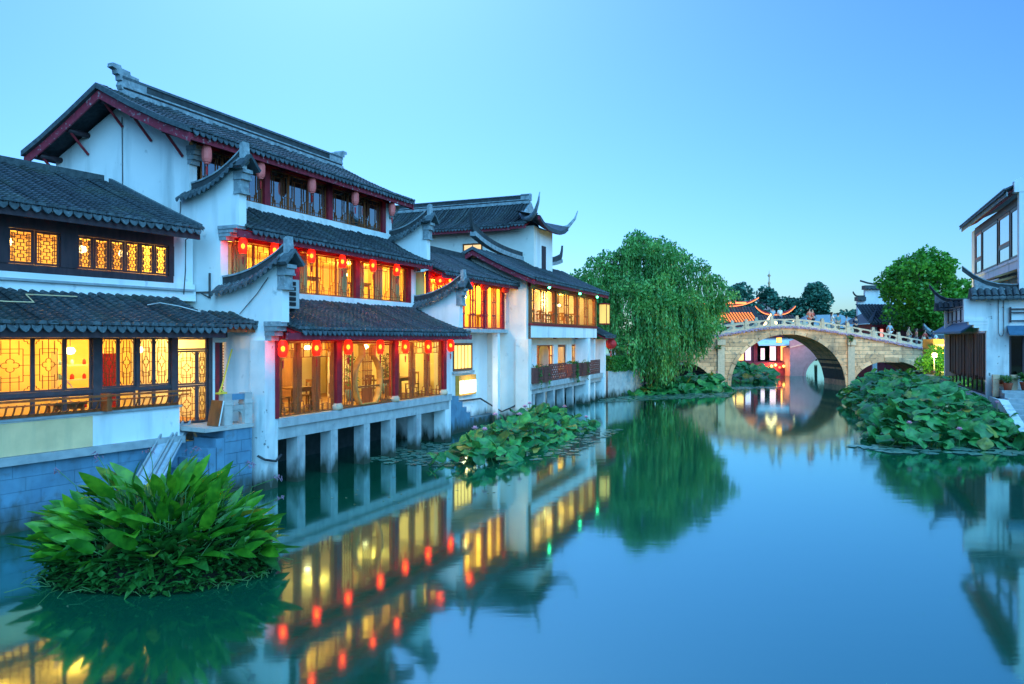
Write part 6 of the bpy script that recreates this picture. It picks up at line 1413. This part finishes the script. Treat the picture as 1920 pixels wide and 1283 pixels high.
def tent():
    t = thing('marquee', 'grey marquee roof on poles behind the bridge parapet', 'tent', (45.4, 103, 0)); t.scale = (1.1,)*3
    m = MB(); P = [(-4.6, 0, 5.6), (6, 0, 4.9), (6, 6, 4.9), (-4.6, 6, 5.6), (-3.2, 3, 7.0), (1.2, 3, 7.1)]
    m.add(P, [(0, 1, 5, 4), (1, 2, 5), (2, 3, 4, 5), (3, 0, 4)]); m.build('canopy', 'tent', t)
    for x, y in ((-4.5, .1), (5.9, .1), (5.9, 5.9), (-4.5, 5.9)): MB().tube([(x, y, 0), (x, y, 5.4)], .06, 6).build('pole', 'metal_grey', t)
tent()
def tower():
    t = thing('far_tower', 'distant pagoda top with slender spire above the dark trees', 'tower', (62.0, 180, 0))
    MB().box(-2.2, 2.2, -2.2, 2.2, 0, 13.5).build('shaft', 'pink_stone', t); MB().lathe([(3.8, 13.4), (2.6, 14.0), (1.3, 15.4), (.3, 16.4), (0, 16.5)], 8).build('roof', 'tile', t); MB().lathe([(.35, 16.3), (.2, 17.4), (.4, 17.8), (.15, 18.2), (.12, 19.2), (.45, 19.6), (.1, 20), (0, 21)], 8).build('spire', 'stone_bridge', t, True)
tower()
def arch_house():
    h = thing('waterside_shop', 'dark red waterside shop with bright windows seen through the bridge arch', 'building', (30.0, 89, 0)); h.scale = (.78, .9, .80)
    MB().box(-6, 5.2, 0, 6, 0, 6).build('wall', 'red_house', h); MB().box(-6, 5.2, -1.0, 0, 0, 1.9).build('terrace', 'red_house', h)
    MB().prism([(-1.7, 4.6), (0, 5.6), (0, 5.4), (-1.7, 4.4)], 'x', -1.4, 5.6).build('awning', 'plaster', h)
    for a, b in ((-5.5, -4.4), (-4.2, -3.1), (-2.8, -2.0), (2.6, 3.6)): MB().box(a, b, -.07, -.01, 2.2, 4.3).build('lit_window', 'lit_amber' if a < -4 or a > 2 else 'lit_white', h)
    MB().box(-.9, 2.0, -.07, -.01, 2.1, 4.4).build('shop_front', 'glass_dark', h); MB().box(-.5, .1, -.12, -.08, 2.3, 4.0).build('lit_window', 'lit_white', h); MB().box(.9, 1.8, -.12, -.08, 2.2, 4.3).build('lit_window', 'lit_white', h)
    for x in (-6.0, -1.6, 2.1, 3.7, 5.0): MB().box(x, x+.3, -.2, .05, 1.9, 6).build('post', 'red_house', h)
    tile_roof(h, -6.5, 5.8, [(-.8, 6.0), (.6, 6.25), (2.4, 6.5)], bh=.2, pitch=.4, step=.5)
    for i in range(11): MB().lathe([(0, -.22), (.2, -.1), (.22, 0), (.2, .1), (0, .22)], 8, (-1.8+i*.62, -1.25, 1.2+.18*((i*7) % 3))).build('row_light', ('lit_red', 'lit_yellow', 'lit_yellow')[i % 3], h)
    light('shop_glow', h, (1, -1.8, 1.6), 140, (1, .4, .15)); light('shop_glow', h, (3.4, -5, 4.6), 60, (1, .35, .4))
arch_house()
def pink_bridge():
    b = thing('small_bridge', 'pinkish second stone bridge seen through the big arch', 'bridge', (34.4, 86.5, 0)); n = 40; cx, a, r = 4.2, 4.6, 2.9; m = MB()
    dk = lambda x: 4.2-.022*(x-cx)**2
    for i in range(n):
        x0, x1 = -2.2+15*i/n, -2.2+15*(i+1)/n; u = lambda x: r*math.sqrt(1-((x-cx)/a)**2) if abs(x-cx) < a else -1
        m.prism([(x0, u(x0)), (x1, u(x1)), (x1, dk(x1)), (x0, dk(x0))], 'y', 0, 4)
    m.build('span', 'pink_stone', b)
    R1 = [(cx-(a)*math.cos(math.pi*j/20), r*math.sin(math.pi*j/20)) for j in range(21)]; R2 = [(cx-(a+.3)*math.cos(math.pi*j/20), (r+.3)*math.sin(math.pi*j/20)) for j in range(21)]
    MB().strip(R1, R2, 'y', -.1, .05).build('arch_ring', 'pink_stone', b)
    xs = [-2.2+15*i/20 for i in range(21)]
    MB().strip([(x, dk(x)-.05) for x in xs], [(x, dk(x)+.1) for x in xs], 'y', -.12, 0).build('cornice', 'stone_rail', b); MB().strip([(x, dk(x)+.1) for x in xs], [(x, dk(x)+.8) for x in xs], 'y', .05, .2).build('parapet', 'pink_stone', b)
pink_bridge()
def pavilion():
    p = thing('pavilion', 'dark red pavilion with grey hipped roof beside the round tree', 'pavilion', (42.3, 83.5, 0))
    MB().box(-1.9, 4, 0, 5, 0, 6.0).build('wall', 'red_house', p); MB().box(-1.95, -1.5, -.06, .2, 0, 6.0).build('wall_end', 'plaster', p)
    for x in (-1.4, -.6, .6, 2.0): MB().box(x, x+.18, -.14, -.0, 1.5, 6.0).build('post', 'red_wood', p)
    tile_roof(p, -2.6, 5, [(-1.0, 6.0), (.4, 6.7), (2.6, 8.3)], bh=.3, pitch=.36, step=.4); MB().box(-1.2, -.9, -.2, -.16, 3.6, 5.4).build('lit_strip', 'lit_pink', p)
    m = MB().add([(-3.0, -1.0, 6.0), (-2.6, -1.0, 6.05), (.0, 2.6, 8.3), (-3.0, 6, 6.0)], [(0, 1, 2), (0, 2, 3)]); m.build('hip', 'tile', p)
emit('lit_pink', (1, .35, .3), .8)
pavilion()
def horse_wall():
    w = thing('stepped_gable', 'white stepped gable with dark tiled caps rising behind the pavilion', 'building', (44.5, 92, 0))
    for a, b, z in ((-1.0, 6, 10.4), (-1.9, -1.0, 9.0)):
        MB().box(a, b, 0, .4, 0, z).build('wall', 'plaster', w); MB().box(a-.1, b+(.1 if z > 10 else -.002), -.3, .7, z, z+.5+.0).build('cap_tiles', 'tile', w)
        n = 8; pts = [(a-.5+(b-a+.5)*i/n, z+.5+.5*max(0, 1-i/3)**2) for i in range(n+1)]; MB().strip(pts, [(x, q+.18) for x, q in pts], 'y', .05, .3).build('cap_ridge', 'ridge_dark', w)
        for i in range(int((b-a)/.5)): MB().lathe([(0, -.12), (.17, -.05), (.17, .05), (0, .12)], 8, (a+.3+i*.5, -.32, z+.1)).build('end_tile', 'tile_edge', w)
horse_wall()
def garden_wall():
    g = thing('garden_roof', 'long low grey tiled roof with curved cap behind the lower bridge slope', 'wall', (43.2, 77, 0))
    MB().box(0, 9.5, 0, .4, 0, 3.9).build('wall', 'stone_blue', g); tile_roof(g, -.2, 9.6, [(-1.0, 4.0), (.2, 4.6), (.8, 5.1)], board='dark_wood', bh=.2, pitch=.34, step=.4)
    n = 12; pts = [(-1.4+3.6*i/n, 5.0+.9*abs(2*i/n-1)**2.4-.3) for i in range(n+1)]; MB().strip(pts, [(a, b+.28) for a, b in pts], 'y', -1.3, -1.05).build('curved_cap', 'ridge_grey', g)
    m = MB().strip([(a, b-.35) for a, b in pts], pts, 'y', -1.35, -1.0); m.build('cap_tiles', 'tile_edge', g); MB().box(-.9, 1.8, -1.25, -1.1, 0, 4.5).build('cap_wall', 'stone_blue', g)
garden_wall()
# lit stall at the far end of the right-hand house
def stall():
    s = thing('lit_stall', 'yellow-lit stall front at the far end of the right-hand house', 'stall', (33.6, 58.5, 0))
    MB().box(-.6, 1.6, 0, 1.5, 1.5, 4.3).build('wall', 'panel_orange', s); MB().box(-.5, .5, -.05, -.01, 2.6, 3.9).build('lit_sign_panel', 'lit_yellow', s); MB().box(-.1, 1.5, -.08, -.03, 1.7, 2.35).build('lamp_panel', 'sign_glow', s)
    for i in range(3): MB().box(-.4+i*.3, -.25+i*.3, -.09, -.055, 2.8, 3.7).build('sign_bar', 'panel_wood', s)
    light('stall_light', s, (.3, -1.3, 3.0), 300, (1, .72, .22), .4)
stall()
def flood():
    f = thing('flood_lamp', 'bright floodlight on a short pole at the far corner of the right-hand house', 'lamp', (30.2, 53.4, 0)); f.scale = (.55, .55, 1)
    MB().tube([(0, 0, -1), (0, 0, 3.0)], .05, 8).build('pole', 'metal_dark', f); MB().box(-.25, .25, -.15, .15, 3.0, 3.3).build('housing', 'metal_dark', f); MB().box(-.2, .2, -.17, -.152, 3.05, 3.25).build('lens', 'sign_glow', f)
    light('flood_light', f, (-.3, -.7, 3.2), 2600, (1, .80, .22), .25)
flood()
